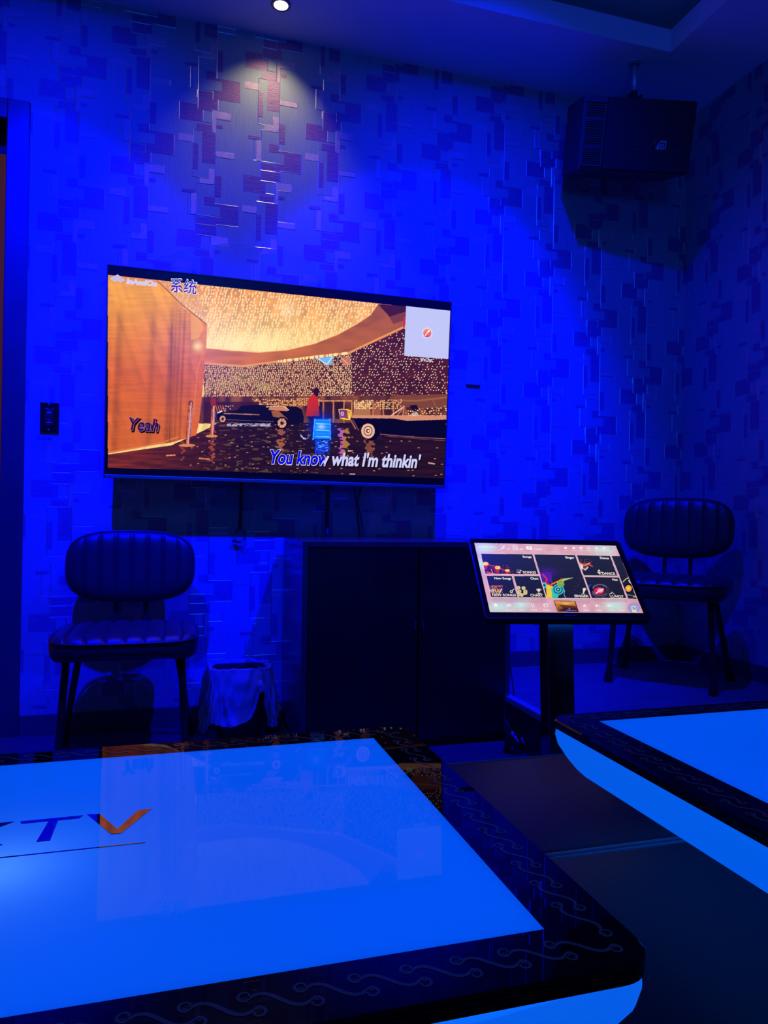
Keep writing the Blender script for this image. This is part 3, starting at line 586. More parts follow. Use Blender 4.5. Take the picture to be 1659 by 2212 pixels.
    p.poly([(800, 640), (950, 655), (955, 672), (830, 668)], (92, 44, 16)); p.glow(860, 632, 50, (250, 205, 110), .7, 12); p.poly([(840, 668), (955, 670), (958, 696), (800, 692)], (60, 26, 20)); p.ell(888, 676, 9, 7, (60, 110, 240)); p.line([(866, 688), (945, 690)], 4, (110, 130, 230)); p.line([(768, 612), (795, 694)], 8, (226, 140, 40), .5)
    # round phone button
    p.ell(1424, 668, 52, 40, (150, 140, 196)); p.ell(1424, 668, 44, 33, (166, 156, 210)); p.poly([(1402, 654), (1436, 655), (1450, 706), (1412, 704)], (206, 226, 214)); p.poly([(1412, 664), (1434, 665), (1438, 682), (1416, 681)], (90, 96, 110)); p.poly([(1417, 668), (1429, 669), (1431, 677), (1420, 677)], (200, 216, 210))
sc_ = [to_plane(km, *mapk(*q)) for q in ((92, 127), (1272, 150), (1505, 712), (228, 703))]
sx0 = (sc_[0].x+sc_[3].x)/2; sx1 = (sc_[1].x+sc_[2].x)/2; sz1 = (sc_[0].y+sc_[1].y)/2; sz0 = (sc_[2].y+sc_[3].y)/2
screen_mesh(km, 'touch_display', sx0, sx1, sz0, sz1, 560, 330, .0003, paint_ui, 1.0, .2)
TWM, TWI = glow('menu_white', lin(250, 246, 244)), glow('menu_cream', lin(240, 228, 212))
for s_, p0, p1, h_, m_ in (('Songs', (498, 250), (573, 253), 17, TWM), ('SONGS', (501, 382), (610, 384), 21, TWI), ('Singer', (854, 257), (929, 260), 18, TWM), ('SINGER', (931, 580), (1049, 582), 21, TWI),
    ('Dance', (1144, 261), (1217, 264), 18, TWM), ('DANCE', (1162, 392), (1270, 395), 21, TWI), ('New Songs', (263, 431), (402, 433), 18, TWM), ('NEW SONGS', (246, 571), (444, 573), 20, TWI),
    ('Chart', (564, 432), (630, 434), 18, TWM), ('CHART', (564, 574), (668, 576), 21, TWI), ('Hot', (1247, 442), (1291, 444), 18, TWM), ('HOT', (1274, 583), (1342, 586), 21, TWI),
    ('KTV', (366, 181), (394, 182), 9, TWM), ('APP', (474, 184), (504, 185), 9, TWM), ('YouTube', (594, 184), (655, 186), 11, TWM), ('InAndOn', (164, 164), (272, 167), 11, TWM),
    ('Pause', (572, 690), (616, 691), 9, TWM), ('Replay', (672, 690), (724, 692), 9, TWM)):
    screen_text(km, 'menu_text', s_, p0, p1, h_, m_, .0012, bold=.02, mapf=mapk)
screen_text(km, 'brand_text', 'InAndOn', (846, 735), (950, 737), 11, mat('bezel_print', (.10, .10, .20), .5), .0012, bold=.03, mapf=mapk)
# housing, built with an opening-free front: black glass face behind the display
kb = MB(); kb.prism(rrect(-KW/2, KW/2, -KH/2, KH/2, .010), 0, .008, axis='y'); kb.build('screen_glass', M['blackg'], km, bevel=.001)
kb = MB(); o1 = rrect(-KW/2-.004, KW/2+.004, -KH/2-.004, KH/2+.004, .014); i1 = rrect(-KW/2, KW/2, -KH/2, KH/2, .010); n_ = len(o1)
vs = [(x, y, z) for y in (-.0015, .026) for (x, z) in o1]+[(x, -.0015, z) for (x, z) in i1]
kb.add(vs, [(k, (k+1) % n_, n_+(k+1) % n_, n_+k) for k in range(n_)]+[(k, (k+1) % n_, 2*n_+(k+1) % n_, 2*n_+k) for k in range(n_)]+[tuple(range(n_, 2*n_))])
kb.build('housing', mat('kiosk_rim', (.05, .055, .07), .28, metal=.6), km)
kb = MB(); kb.box(-.10, .10, .026, .055, -.07, .07); kb.build('mount_box', M['black'], km, bevel=.004)
# monitor is a part of the kiosk: give it the kiosk as parent, its own pieces are sub-parts
km.parent = kroot; km.location = KP-Vector((colx, coly, 0))

# ------------------------------------------------------------------ equipment cabinet
CX0, CX1, CY0, CY1, CZ = .447, 1.262, 2.535, 3.0, .768
cb = thing('equipment_cabinet', 'low black two-door cabinet against the wall below the television', 'cabinet', ((CX0+CX1)/2, (CY0+CY1)/2, 0))
hx, hy = (CX1-CX0)/2, (CY1-CY0)/2
b = MB(); b.box(-hx, hx, -hy, hy, CZ-.022, CZ); b.build('top_panel', M['cabs'], cb, bevel=.002)
for s_ in (-1, 1):
    b = MB(); b.box(min(s_*hx, s_*(hx-.02)), max(s_*hx, s_*(hx-.02)), -hy, hy, .03, CZ-.022); b.build('side_panel', M['cabs'], cb, bevel=.002)
b = MB(); b.box(-hx+.02, hx-.02, hy-.01, hy, .03, CZ-.022); b.build('back_panel', M['matte'], cb)
b = MB(); b.box(-hx+.01, hx-.01, -hy+.02, hy-.02, 0, .03); b.build('plinth', M['matte'], cb)
for s_ in (-1, 1):
    b = MB(); x0_, x1_ = (-hx+.022, .028) if s_ < 0 else (.034, hx-.022)
    b.box(x0_, x1_, -hy+.002, -hy+.020, .034, CZ-.026); dd = b.build('door', M['cab'], cb, bevel=.0015)
    b = MB(); xx = .016 if s_ < 0 else .046; b.box(xx-.004, xx+.004, -hy-.006, -hy+.002, .44, .475); b.build('handle', mat('handle_steel', (.10, .11, .13), .3, metal=.8), dd)

# ------------------------------------------------------------------ chairs
def pad(w_, h_, t_, nch, n=3.0, front=1, bow=0, nu=170, nv=60, pe=4.5):
    """cushion in local x (width), z (height), front towards -y; vertical channel stitching"""
    A = np.sin(np.linspace(-PI/2, PI/2, nu)); B = np.sin(np.linspace(-PI/2, PI/2, nv)); a, c = np.meshgrid(A, B, indexing='ij')
    r = np.maximum(np.abs(a), np.abs(c)); q = (np.abs(a)**n+np.abs(c)**n)**(1/n)+1e-9; s = r/q
    x = a*s*w_/2; z = c*s*h_/2; prof = np.sqrt(np.clip(1-r**pe, 0, 1))
    u = (x/w_+.5)*nch; d = np.abs(u-np.round(u))*w_/nch; g = np.exp(-(d/.0045)**2)*((np.round(u) > 0) & (np.round(u) < nch))
    puff = np.abs(np.sin(u*PI))**.5
    yf = -t_/2*prof-.006*puff*prof+g*.007*prof+bow*x*x; yb = t_/2*prof+bow*x*x
    return np.stack([x, yf, z], 2), np.stack([x, yb, z], 2)
def chair(label):
    c = thing('side_chair', label, 'chair', group='channel-backed side chairs')
    # seat: the pad laid flat, channels running front to back, nose hanging over the front legs
    F, Bk = pad(.49, .43, .068, 8, n=4.6, pe=22)
    mb = MB()
    for P, sg in ((F, 1), (Bk, 1)):
        Q = np.stack([P[..., 0], P[..., 2]-.0, -P[..., 1]], 2)
        thick = np.clip((Bk[..., 1]-F[..., 1])/.068, 0, 1)[..., None][..., 0]
        Q[..., 2] -= .035*np.clip((-Q[..., 1]-.10)/.115, 0, 1)**2*.2
        if P is Bk: Q[..., 2] -= .022*thick*(np.abs(Q[..., 0])/.24)**2.5*np.clip((-Q[..., 1]-.0)/.15, 0, 1)
        mb.grid(Q if P is F else Q[::-1])
    s_ = mb.build('seat', M['leather'], c, smooth=True, loc=(0, -.015, .410))
    th = np.linspace(0, 2*PI, 73)[:-1]
    def rim(w_, h_, n_): 
        return [(w_/2*np.sign(math.cos(t))*abs(math.cos(t))**(2/n_), h_/2*np.sign(math.sin(t))*abs(math.sin(t))**(2/n_)) for t in th]
    pts = [(x, y, .022-.006*max(0, (-y-.10)/.115)**2) for x, y in rim(.490, .430, 4.6)]
    mb = MB(); mb.tube(pts+pts[:2], .0035, 6, cap=False); mb.build('piping', M['pipe'], s_, smooth=True)
    mb = MB(); mb.prism([(-.20, -.16), (.20, -.16), (.20, .17), (-.20, .17)], .372, .392); mb.tube([(-.19, -.15, .372), (-.1, -.15, .366), (.1, -.15, .366), (.19, -.15, .372)], .008, 8)
    mb.build('seat_frame', M['leg'], c, bevel=.004)
    F, Bk = pad(.458, .262, .046, 8, n=3.1, bow=-.12)
    mb = MB(); mb.grid(F); mb.grid(Bk[::-1]); bk = mb.build('backrest', M['leather'], c, smooth=True, loc=(0, .185, .655)); bk.rotation_euler = (math.radians(-6), 0, 0)
    pts = [(x, -.12*x*x, z) for x, z in rim(.462, .266, 3.1)]; mb = MB(); mb.tube(pts+pts[:2], .0045, 6, cap=False); mb.build('piping', M['pipe'], bk, smooth=True)
    for sx in (-1, 1):
        mb = MB(); mb.tube([(sx*.055, .10, .378), (sx*.055, .155, .385), (sx*.055, .185, .43), (sx*.055, .195, .50), (sx*.055, .205, .60), (sx*.055, .21, .70)], .0085, 10); mb.build('back_post', M['leg'], c, smooth=True)
        for (fx, fy, tx_, ty_) in ((.205, -.175, .185, -.135), (.228, .168, .165, .10)):
            a_, e_ = Vector((sx*tx_, ty_, .385)), Vector((sx*fx, fy, .0)); P = [a_.lerp(e_, t) for t in (0, .3, .6, .86, .93, .97, 1)]
            mb = MB(); mb.tube(P, [.0125, .0125, .012, .012, .0165, .019, .018], 14); mb.build('leg', M['leg'], c, smooth=True)
    return c
ch = chair('black channel-backed chair left of the cabinet, next to the wastebasket')
ch.location = (-.147, 2.745, 0)
def dup(o, parent=None):
    n = o.copy(); COL.objects.link(n)
    if parent: n.parent = parent; n.matrix_parent_inverse = o.matrix_parent_inverse.copy()
    for c in [q for q in bpy.data.objects if q.parent == o and q is not n]: dup(c, n)
    return n
c2 = dup(ch); c2.location = (2.055, 2.630, SZ+.002); c2.rotation_euler = (0, 0, math.radians(-48.7))
c2['label'] = 'black channel-backed chair on the raised platform in the right corner behind the kiosk'

# ------------------------------------------------------------------ ceiling speaker
sp = thing('ceiling_speaker', 'black loudspeaker hung from the ceiling in the right corner', 'loudspeaker', (1.8849, 2.6502, 2.5095), (.307, -.0232, -.1738), mode='YXZ')
w_, h_, d_, w2 = .5, .2873, .217, .492
fr = [(-w_/2, 0), (w_/2, 0), (w_/2, .05), (w2/2-.03, d_), (-w2/2+.0, d_)]
b = MB(); b.prism([(-.245, .006), (.245, .006), (.247, .05), (.232, d_), (-.247, d_), (-.25, .05)], -h_/2, h_/2); b.build('cabinet', M['spk'], sp, bevel=.004)
b = MB(); b.prism(rrect(-.145, .245, -h_/2+.006, h_/2-.006, .006), -.006, .006, axis='y'); g_ = b.build('grille', M['grille'], sp, bevel=.002)
b = MB(); b.box(-.148, .243, -.0075, -.006, -.062, -.052); b.build('grille_band', M['spk'], g_)
b = MB(); z0_, z1_ = -h_/2+.004, h_/2-.004
b.prism(rrect(-.249, -.147, z0_, z1_, .004), .0005, .008, axis='y')
for (a0, a1) in ((-.118, -.058), (-.050, .050), (.056, .112)):
    n_ = int((a1-a0)/.0085)
    for k in range(n_):
        z = a0+(k+.5)*(a1-a0)/n_; b.box(-.238, -.158, -.006, .001, z-.0018, z+.0018, 0)
    b.box(-.244, -.238, -.007, .001, a0, a1); b.box(-.158, -.152, -.007, .001, a0, a1)
for z in (-.124, -.054, .053, .121): b.box(-.244, -.152, -.008, .001, z-.0042, z+.0042)
b.build('port_grille', mat('port_plastic', (.06, .06, .065), .35), sp)
v, f = text_mesh('A', .01, .25)
b = MB(); b.prism([(.083, -.052), (.128, -.052), (.128, -.018), (.102, -.018), (.097, -.024)], -.0095, -.006, axis='y'); eb = b.build('badge', M['chrome'], sp); eb['label'] = 'small silver emblem'
b = MB(); b.add([((x-.0)*.052+.052, -.0098, z*.045-.05) for x, z in v], f); b.build('badge_text', mat('badge_outline', (.35, .35, .40), .3, metal=.9), eb)
v2, f2 = text_mesh('A', -.012, .25)
b = MB(); b.add([((x-.0)*.044+.056, -.0101, z*.034-.047) for x, z in v2], f2); b.build('badge_text', M['matte'], eb)
b = MB()
for x in (.098, .108, .118): b.box(x, x+.004, -.0101, -.0095, -.05, -.027)
b.box(.098, .122, -.0101, -.0095, -.029, -.025); b.build('badge_text', M['matte'], eb)
mt = thing('speaker_mount', 'chrome ceiling pole with black clamp holding the loudspeaker', 'speaker mount', (1.917, 2.725, 2.874))
b = MB(); b.lathe([(0, 0), (.028, 0), (.028, -.006), (.015, -.010)], 24); b.build('ceiling_flange', M['chrome'], mt, smooth=False)
b = MB(); b.tube([(0, 0, -.008), (0, 0, -.130)], .0115, 16); b.build('pole', M['chrome'], mt, smooth=True)
b = MB(); b.box(-.028, .028, -.02, .02, -.195, -.185); b.box(-.028, -.022, -.02, .02, -.185, -.145); b.box(.022, .028, -.02, .02, -.185, -.145); b.tube([(-.032, 0, -.155), (.032, 0, -.155)], .006, 10); b.tube([(0, 0, -.130), (0, 0, -.165)], .014, 12)
b.build('clamp', M['black'], mt)

# ------------------------------------------------------------------ downlight
dn = thing('downlight', 'small round recessed ceiling lamp glowing warm white above the television', 'ceiling lamp', (.377, 2.838, H))
b = MB(); b.lathe([(.028, -.004), (.036, -.005), (.040, -.002), (.040, 0)], 32); b.build('trim_ring', mat('lamp_trim', (.25, .25, .26), .4, metal=.6), dn, smooth=True)
b = MB(); b.lathe([(0, -.0035), (.028, -.0035)], 32); b.build('lens', glow('lamp_lens', (1.0, .96, .80), 6.0), dn)

# ------------------------------------------------------------------ glowing coffee tables
TZ, SL = .542, .013
def border_scroll(b, P0, P1, nrm, z, amp=.014, per=.037, wd=.0026, P=None):
    """running S-scrolls with curled ends laid along P0-P1 ; P maps (along, across) to 3D"""
    L = (Vector(P1)-Vector(P0)).length; n = max(1, int(round(L/per))); per = L/n; t = (Vector(P1)-Vector(P0)).normalized(); nr = Vector(nrm)
    def ribbon(pts, wf):
        vs = []; m = len(pts)
        for i, q in enumerate(pts):
            d = (pts[min(i+1, m-1)]-pts[max(i-1, 0)]); d = Vector((d.x, d.y)).normalized(); o = Vector((-d.y, d.x))*wf(i/(m-1))/2
            vs += [q+o, q-o]
        vv = []
        for q in vs:
            w = Vector(P0)+t*q.x+nr*q.y; vv.append((w.x, w.y, w.z+z) if z is not None else (w.x, w.y, w.z))
        e1, e2 = Vector(vv[2])-Vector(vv[0]), Vector(vv[1])-Vector(vv[0]); up = e1.cross(e2)   # keep the printed side facing outwards
        if up.z < -1e-9 or (abs(up.z) <= 1e-9 and up.x+up.y > 0): b.add(vv, [(2*i, 2*i+1, 2*i+3, 2*i+2) for i in range(m-1)])
        else: b.add(vv, [(2*i, 2*i+2, 2*i+3, 2*i+1) for i in range(m-1)])
    for k in range(n):
        c = (k+.5)*per; pts = []
        for i in range(-12, 13):
            u = i/12; pts.append(Vector((c+per*.60*u, -amp*.62*math.sin(PI*u*.86))))
        def curl(end, sx, sy, r0):
            o = []
            for i in range(1, 19):
                ph = i/18*1.15*2*PI; r = r0*(1-.6*i/18)
                o.append(end+Vector((sx*r0*math.sin(ph)*(r/r0), sy*(r0-r*math.cos(ph)))))
            return o
        r0 = amp*.36
        pts = curl(pts[0], -1, 1, r0)[::-1]+pts+curl(pts[-1], 1, -1, r0)
        ribbon(pts, lambda u: wd*(.55+.75*math.sin(u*PI)**2))
def ktable(label, x0, x1, y0, y1, inset):
    t = thing('light_table', label, 'coffee table', ((x0+x1)/2, (y0+y1)/2, 0), group='illuminated karaoke tables')
    cx_, cy_ = (x0+x1)/2, (y0+y1)/2; X1, Y1 = (x1-x0)/2, (y1-y0)/2; ix, iy0, iy1 = X1-inset, y0+.058-cy_, y1-.049-cy_
    R = .032; out = []
    for (ax, ay, a0) in ((X1-R, Y1-R, 0), (-X1+R, Y1-R, PI/2), (-X1+R, -Y1+R, PI), (X1-R, -Y1+R, 1.5*PI)):
        out += [(ax+R*math.cos(a0+k*PI/2/8), ay+R*math.sin(a0+k*PI/2/8)) for k in range(9)]
    # add points square to the inner corners
    full = []
    for i, p in enumerate(out):
        full.append(p); q = out[(i+1) % len(out)]
        if math.dist(p, q) > .05:
            if abs(p[1]-q[1]) < 1e-6:
                xs_ = sorted([-ix, ix], reverse=p[0] > q[0]); full += [(x, p[1]) for x in xs_]
            else:
                ys_ = sorted([iy0, iy1], reverse=p[1] > q[1]); full += [(p[0], y) for y in ys_]
    clampi = lambda p: (max(-ix, min(ix, p[0])), max(iy0, min(iy1, p[1]))); n = len(full); e = .0022
    def shrink(p, d): return (p[0]-d*np.sign(p[0])*(abs(p[0]) > X1-R-.001), p[1]-d*np.sign(p[1])*(abs(p[1]) > Y1-R-.001))
    rings = [[(*clampi(p), TZ-SL) for p in full], [(*p, TZ-SL) for p in full], [(*p, TZ-e) for p in full], [(*shrink(p, e), TZ) for p in full], [(*clampi(p), TZ) for p in full]]
    mb = MB(); vs = [v for r in rings for v in r]
    fs = [(i*n+k, i*n+(k+1) % n, ((i+1) % 5)*n+(k+1) % n, ((i+1) % 5)*n+k) for i in range(5) for k in range(n)]
    mb.add(vs, fs); mb.m = [1 if i in (1,) else 0 for i in range(5) for k in range(n)]
    g = mb.build('glass_border', [M['glass'], M['edge']], t)
    for c in (0,): g.data.validate()
    mb = MB(); mb.box(-ix, ix, iy0, iy1, TZ-.006, TZ-.0001); pn = mb.build('light_panel', M['panel'], t); pn['label'] = 'glowing blue panel'
    mb = MB(); cxm = X1-inset*.46
    border_scroll(mb, (-cxm, -Y1+.030, TZ), (cxm, -Y1+.030, TZ), (0, 1, 0), .0003); border_scroll(mb, (-cxm, Y1-.026, TZ), (cxm, Y1-.026, TZ), (0, 1, 0), .0003)
    border_scroll(mb, (cxm, -Y1+.045, TZ), (cxm, Y1-.04, TZ), (1, 0, 0), .0003); border_scroll(mb, (-cxm, -Y1+.045, TZ), (-cxm, Y1-.04, TZ), (1, 0, 0), .0003)
    mb.build('scroll_border', M['motif'], g)
    mb = MB(); zc = TZ-SL/2-.0004
    for (p0, p1, sgn) in (((-X1+.04, -Y1-.0003, zc), (X1-.04, -Y1-.0003, zc), 0), ((-X1-.0003, -Y1+.04, zc), (-X1-.0003, Y1-.04, zc), 0)):
        border_scroll(mb, p0, p1, (0, 0, 1), None, amp=.0036, per=.030, wd=.0011); mb.build('edge_scroll', M['motif2'], g); mb = MB()
    # tapered luminous skirt under the glass
    def ring(dx, dz, r=.03):
        o = []
        for (sx, sy, a0) in ((1, 1, 0), (-1, 1, PI/2), (-1, -1, PI), (1, -1, 1.5*PI)):
            o += [(sx*(X1-dx-r)+r*math.cos(a0+k*PI/2/6), sy*(Y1-dx-r)+r*math.sin(a0+k*PI/2/6), TZ-SL-dz) for k in range(7)]
        return o
    rr = [ring(.003, 0), ring(.002, .012), ring(.005, .026), ring(.016, .046), ring(.026, .060), ring(.034, .068), ring(.046, .073), ring(.16, .074)]
    m = len(rr[0]); mb = MB(); mb.add([v for r in rr for v in r], [(i*m+k, i*m+(k+1) % m, (i+1)*m+(k+1) % m, (i+1)*m+k) for i in range(len(rr)-1) for k in range(m)])
    sk = mb.build('light_skirt', M['skirtlit'], t, smooth=True); sk['label'] = 'glowing blue tapered side'
    px_ = .12; mb = MB(); mb.box(-X1+.20, X1-.30 if x0 < 0 else X1-.16, -.13, .13, .02, TZ-SL-.074); mb.box(-X1+.16, X1-.28 if x0 < 0 else X1-.12, -.17, .17, 0, .02)
    if x0 > 0:
        mb = MB(); mb.box(-X1+.30, X1-.16, -.13, .13, .02, TZ-SL-.074); mb.box(-X1+.28, X1-.12, -.17, .17, 0, .02)
    mb.build('pedestal', M['matte'], t)
    return t, cx_, cy_
t1, cx1, cy1 = ktable('glowing blue coffee table in front with black KTV lettering on its top', -.95, .347, .443, 1.045, .065)
t2, cx2, cy2 = ktable('glowing blue coffee table at the right edge, plain top without lettering', .587, 2.05, .443, 1.045, .065)
LET = {'T': [(-.144, .8116), (-.0842, .8118), (-.0871, .8053), (-.1075, .8050), (-.1080, .7575), (-.1201, .7580), (-.1165, .8053), (-.1424, .8055)],
       'V': [(-.0808, .8133), (-.0680, .8110), (-.0478, .7685), (-.0300, .8115), (-.0159, .8120), (-.0435, .7573), (-.0529, .7578)]}
K_ = [(-.205, .8120), (-.192, .8120), (-.192, .790), (-.1660, .8122), (-.1500, .8124), (-.181, .785), (-.1495, .7587), (-.166, .7590), (-.188, .778), (-.192, .776), (-.192, .758), (-.205, .758)]
def letter(pts):
    b = MB(); b.prism([(x-cx1, y-cy1) for x, y in pts], TZ+.00005, TZ+.0006); o = b.build('lettering', M['ink'], pnl)
pnl = [c for c in bpy.data.objects if c.parent == t1 and c.name.startswith('light_panel')][0]
for q in (LET['T'], LET['V'], K_): letter(q)
letter([(-.26, .7325), (-.0193, .7315), (-.0193, .7304), (-.26, .7308)])
lamp('table_bulb_left', 'POINT', (-.15, .705, TZ-.065), (.14, .50, 1.0), .75, size=.02)
lamp('table_bulb_back', 'POINT', (-.62, .74, TZ-.065), (.10, .48, 1.0), .15, size=.012)

# ------------------------------------------------------------------ black ottomans between the tables
def ottoman(label, x0, x1, y0, y1, z):
    t = thing('ottoman', label, 'ottoman', ((x0+x1)/2, (y0+y1)/2, 0), group='black ottomans between the tables')
    a, c = (x1-x0)/2, (y1-y0)/2
    mb = MB(); mb.box(-a, a, -c, c, z-.10, z); cu = mb.build('cushion', M['otto'], t, bevel=.015, seg=5)
    for p in cu.data.polygons: p.use_smooth = True
    mb = MB(); mb.box(-a+.008, a-.008, -c+.008, c-.008, .03, z-.10); mb.build('body', M['otto'], t, bevel=.006)
    q = [(x, y, z-.0035) for x, y in rrect(-a+.0045, a-.0045, -c+.0045, c-.0045, .02)]; mb = MB(); mb.tube(q+q[:2], .004, 8, cap=False); mb.build('piping', M['opipe'], cu, smooth=True)
    for sx in (-1, 1):
        for sy in (-1, 1):
            mb = MB(); mb.lathe([(0, 0), (.016, 0), (.02, .03), (0, .03)], 12, c=(sx*(a-.05), sy*(c-.05), 0)); mb.build('foot', M['matte'], t)
    return t
ottoman('black leather ottoman between the tables, the one nearer the cabinet', .27, .80, .8815, 1.262, .40)
ottoman('black leather ottoman between the tables, the one nearer the viewer', .27, .80, .45, .8795, .40)

# ------------------------------------------------------------------ wastebasket with liner
wb = thing('wastebasket', 'small black wastebasket beside the cabinet, lined with a pale bag', 'wastebasket', (.262, 2.86, 0))
def sq(r, n=48, e=5): return [(r*math.copysign(abs(math.cos(t))**(2/e), math.cos(t)), .8*r*math.copysign(abs(math.sin(t))**(2/e), math.sin(t))) for t in [2*PI*k/n for k in range(n)]]
mb = MB(); b0, b1, b2 = sq(.082), sq(.102), sq(.098)
n_ = 48; vs = [(x, y, 0) for x, y in b0]+[(x, y, .262) for x, y in b1]+[(x, y, .262) for x, y in b2]+[(x*.96, y*.96, .01) for x, y in b0]
mb.add(vs, [(i*n_+k, i*n_+(k+1) % n_, (i+1)*n_+(k+1) % n_, (i+1)*n_+k) for i in range(3) for k in range(n_)]+[tuple(range(n_))[::-1], tuple(range(3*n_, 4*n_))])
mb.build('bin_body', M['matte'], wb)
bag = bpy.data.materials.new('thin_bag_film'); bag.use_nodes = True; nt = bag.node_tree; pb = nt.nodes['Principled BSDF']
pb.inputs['Base Color'].default_value = (.36, .40, .44, 1); pb.inputs['Roughness'].default_value = .28
tr = nt.nodes.new('ShaderNodeBsdfTransparent'); tl = nt.nodes.new('ShaderNodeBsdfTranslucent'); tl.inputs[0].default_value = (.2, .22, .25, 1); m1 = nt.nodes.new('ShaderNodeMixShader'); m2 = nt.nodes.new('ShaderNodeMixShader')
m1.inputs[0].default_value = .3; m2.inputs[0].default_value = .22
nt.links.new(pb.outputs[0], m1.inputs[1]); nt.links.new(tl.outputs[0], m1.inputs[2]); nt.links.new(m1.outputs[0], m2.inputs[1]); nt.links.new(tr.outputs[0], m2.inputs[2]); nt.links.new(m2.outputs[0], nt.nodes['Material Output'].inputs[0])
nu, nv = 480, 46; P = np.zeros((nu, nv, 3))
keys = [(-180, .05), (-150, .03), (-120, .085), (-105, .07), (-95, .062), (-91, .07), (-87, .10), (-83, .15), (-79, .185), (-75, .195), (-71, .165), (-68, .10), (-65, .06), (-50, .05), (-30, .055), (-15, .07), (0, .11), (40, .14), (90, .15), (150, .12), (180, .05)]
kx, kz = np.array([k[0] for k in keys]), np.array([k[1] for k in keys])
for i in range(nu):
    th = 2*PI*i/nu; dg = (math.degrees(th)+180) % 360-180; hem = float(np.interp(dg, kx, kz))
    cx_, sx_ = math.copysign(abs(math.cos(th))**.5, math.cos(th)), math.copysign(abs(math.sin(th))**.5, math.sin(th))
    for j in range(nv):
        v = j/(nv-1); nz = noise.noise(Vector((math.cos(th)*2.2, math.sin(th)*2.2, v*2.4))); nz2 = noise.noise(Vector((math.cos(th)*9, math.sin(th)*9, v*5+3))); nz3 = noise.noise(Vector((math.cos(th)*20+v*4, math.sin(th)*20, v*9)))
        if v < .25:
            u = v/.25; r = .106-.030*(1-u)+.018*nz2*(1-u*.5); z = .06+.208*u+.006*nz3*(1-u)
        elif v < .40:
            u = (v-.25)/.15; r = .106+.014*math.sin(u*PI/2)+.006*nz2; z = .268+.010*math.sin(u*PI)+.008*nz2-.006*u
        else:
            u = (v-.40)/.60; top_ = .262+.006*nz2; r = .120+.028*u**.8*(1+.6*nz)+(.016*nz2+.007*nz3)*(.25+u)+.004*math.sin(th*9+u*2)*u; z = top_+(hem-top_)*u+.004*nz2*u
        P[i, j] = (r*cx_, .84*r*sx_, z)
mb = MB(); mb.grid(P, closed_u=True); bg = mb.build('bag_liner', bag, wb, smooth=True); bg['label'] = 'crumpled translucent pale bag'

# ------------------------------------------------------------------ wall outlet plate, blank plate
so = thing('wall_outlet', 'black outlet plate on the wall left of the television', 'wall outlet', (-.4625, D-.0016, 1.222))
b = MB(); b.box(-.0335, .0335, -.006, 0, -.057, .057); b.build('cover_plate', M['blackg'], so, bevel=.002)
b = MB(); b.box(-.016, .016, -.009, -.006, -.034, .034); b.build('socket_insert', M['black'], so, bevel=.002)
for z in (-.020, .018):
    b = MB(); b.box(-.009, .009, -.0096, -.009, z-.0018, z+.0018); b.build('socket_slot', M['chrome'], so)
    b = MB(); b.box(-.002, .002, -.0098, -.009, z+.006, z+.010); b.build('indicator', M['chrome'], so)
for z in (-.049, .049): b = MB(); b.lathe([(0, -.0085), (.0028, -.008), (.0028, -.006)], 10); s_ = b.build('screw', M['chrome'], so); s_.rotation_euler = (PI/2, 0, 0); s_.location = (0, -.0145+.0005, z)
for q in [o for o in bpy.data.objects if o.name.startswith('screw') and o.parent == so]:
    q.rotation_euler = (-PI/2, 0, 0); q.location.y = -.0145+.0
bp_ = thing('blank_plate', 'blank painted cover plate on the wall right of the television', 'cover plate', (1.306, D-.0016, 1.5165))
b = MB(); b.box(-.034, .034, -.007, 0, -.050, .053); b.build('cover_plate', M['plate'], bp_, bevel=.0015)
b = MB(); b.box(-.034, .034, -.0075, 0, -.056, -.0515); b.build('gap_strip', M['matte'], bp_)
for z in (-.036, .036):
    b = MB(); b.box(-.002, .002, -.0082, -.007, z-.002, z+.002); b.build('screw', M['chrome'], bp_, bevel=.0008)

# ------------------------------------------------------------------ cables
def cable(name, label, pts, r, cat='cable', mt_='cable', res=8):
    P = [Vector(p) for p in pts]; out = []
    for i in range(len(P)-1):
        p0, p1, p2, p3 = P[max(i-1, 0)], P[i], P[i+1], P[min(i+2, len(P)-1)]
        for k in range(res):
            t = k/res; out.append(.5*((2*p1)+(p2-p0)*t+(2*p0-5*p1+4*p2-p3)*t*t+(3*p1-p0-3*p2+p3)*t**3))
    out.append(P[-1]); b = MB(); b.tube(out, r, 8); o = b.build(name, M[mt_], None, smooth=True); return tag(o, label, cat)
yw = D-.012
o = cable('tv_cable', 'black flat cable with a looped end hanging below the left half of the television', [(.27, yw, 1.02), (.272, yw, .93), (.270, yw, .83), (.268, yw, .80)], .006)
b = MB(); lp = [(.268+.022*math.sin(t), yw-.002*math.cos(2*t), .771+.030*math.cos(t)) for t in np.linspace(0, 2*PI, 30)]
b.tube(lp, .0018, 6, cap=False); b.tube([(.267+.02*math.sin(t)+.006, yw-.004, .755+.032*math.cos(t)) for t in np.linspace(-.6, 3.4, 24)], .0013, 6); b.build('cable_loop', M['cable'], o, smooth=True)
b = MB(); b.box(.238, .272, yw-.007, yw+.003, .742, .752, M=Matrix.Translation((.255, 0, .747))@Matrix.Rotation(math.radians(12), 4, 'Y')@Matrix.Translation((-.255, 0, -.747))); b.build('plug', M['black'], o, bevel=.002)
cable('tv_cable', 'thick black cable hanging straight from the television onto the cabinet top', [(.636, yw, 1.02), (.637, yw, .92), (.636, yw, .83), (.636, yw-.02, .773)], .0065)
cable('tv_cable', 'thin black cable below the television, hanging left to right across its twin', [(.756, yw, 1.02), (.752, yw-.015, .96), (.772, yw-.020, .89), (.792, yw-.022, .80), (.800, yw-.03, .7725)], .0028)
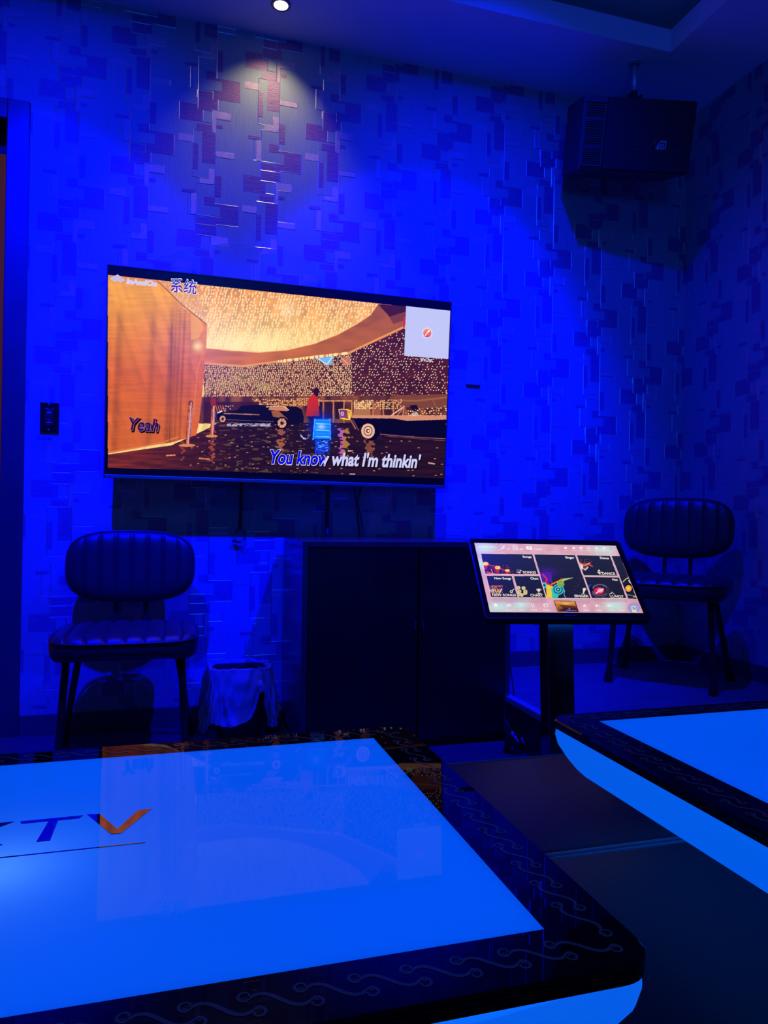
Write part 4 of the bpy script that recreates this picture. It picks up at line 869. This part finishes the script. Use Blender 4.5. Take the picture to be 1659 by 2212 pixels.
cable('tv_cable', 'thin black cable below the television, hanging right to left across its twin', [(.800, yw, 1.02), (.778, yw+.003, .96), (.768, yw+.003, .89), (.776, yw+.002, .82), (.782, yw+.0, .772)], .0028)
# frayed bundle of leads on the floor by the kiosk
fb = thing('cable_bundle', 'tangle of black leads with bright plugs on the floor between cabinet and kiosk', 'cable bundle', (1.215, 2.40, 0))
b = MB(); rnd = random.Random(3)
for k in range(12):
    a0 = rnd.uniform(0, 2*PI); x1_, y1_ = .05*math.cos(a0), .035*math.sin(a0); hh = rnd.uniform(.03, .12)
    P = [Vector((rnd.uniform(-.045, -.01), rnd.uniform(-.02, .03), .004)), Vector((-.02+x1_*.4, y1_*.4, hh)), Vector((x1_*.8, y1_*.8, hh*.6)), Vector((.02+x1_*.6, y1_, .004))]
    out = []
    for i in range(13):
        t = i/12; out.append(P[0]*(1-t)**3+P[1]*3*t*(1-t)**2+P[2]*3*t*t*(1-t)+P[3]*t**3)
    b.tube(out, rnd.uniform(.002, .004), 6)
b.tube([(-.03, .02, .12), (0, 0, .07), (.02, -.02, .01)], .0025, 6); b.build('leads', M['cable'], fb, smooth=True)
for (x, y, z, a) in ((.0, -.02, .055, -50), (-.012, -.015, .072, -40)):
    b = MB(); b.box(-.005, .005, -.004, .004, -.011, .011); q = b.build('plug', M['white'], fb, bevel=.0015, loc=(x, y, z)); q.rotation_euler = (0, math.radians(a+20), 0); q['label'] = 'pale plug'
b = MB(); b.box(-.003, .003, -.003, .003, -.010, .010); q = b.build('plug', mat('green_plug', (.25, .6, .5), .4), fb, loc=(.025, -.02, .05)); q.rotation_euler = (0, math.radians(-22), 0)
cable('power_lead', 'thin dark lead curving out from the right side of the cabinet down to the floor', [(1.270, 2.56, .30), (1.277, 2.54, .22), (1.272, 2.52, .16), (1.245, 2.50, .10), (1.222, 2.47, .03), (1.205, 2.44, .006)], .003)
# adapter on the floor between the wastebasket and the cabinet
ad = thing('power_adapter', 'small black adapter block on the floor between wastebasket and cabinet', 'power adapter', (.405, 2.90, 0))
b = MB(); b.box(-.032, .03, -.03, .03, 0, .055); b.build('adapter_body', M['matte'], ad, bevel=.006)
b = MB(); b.tube([(.03, -.01, .03), (.037, -.03, .012), (.032, -.07, .004), (.036, -.12, .004)], .003, 8); b.build('lead', M['skirt'], ad, smooth=True)
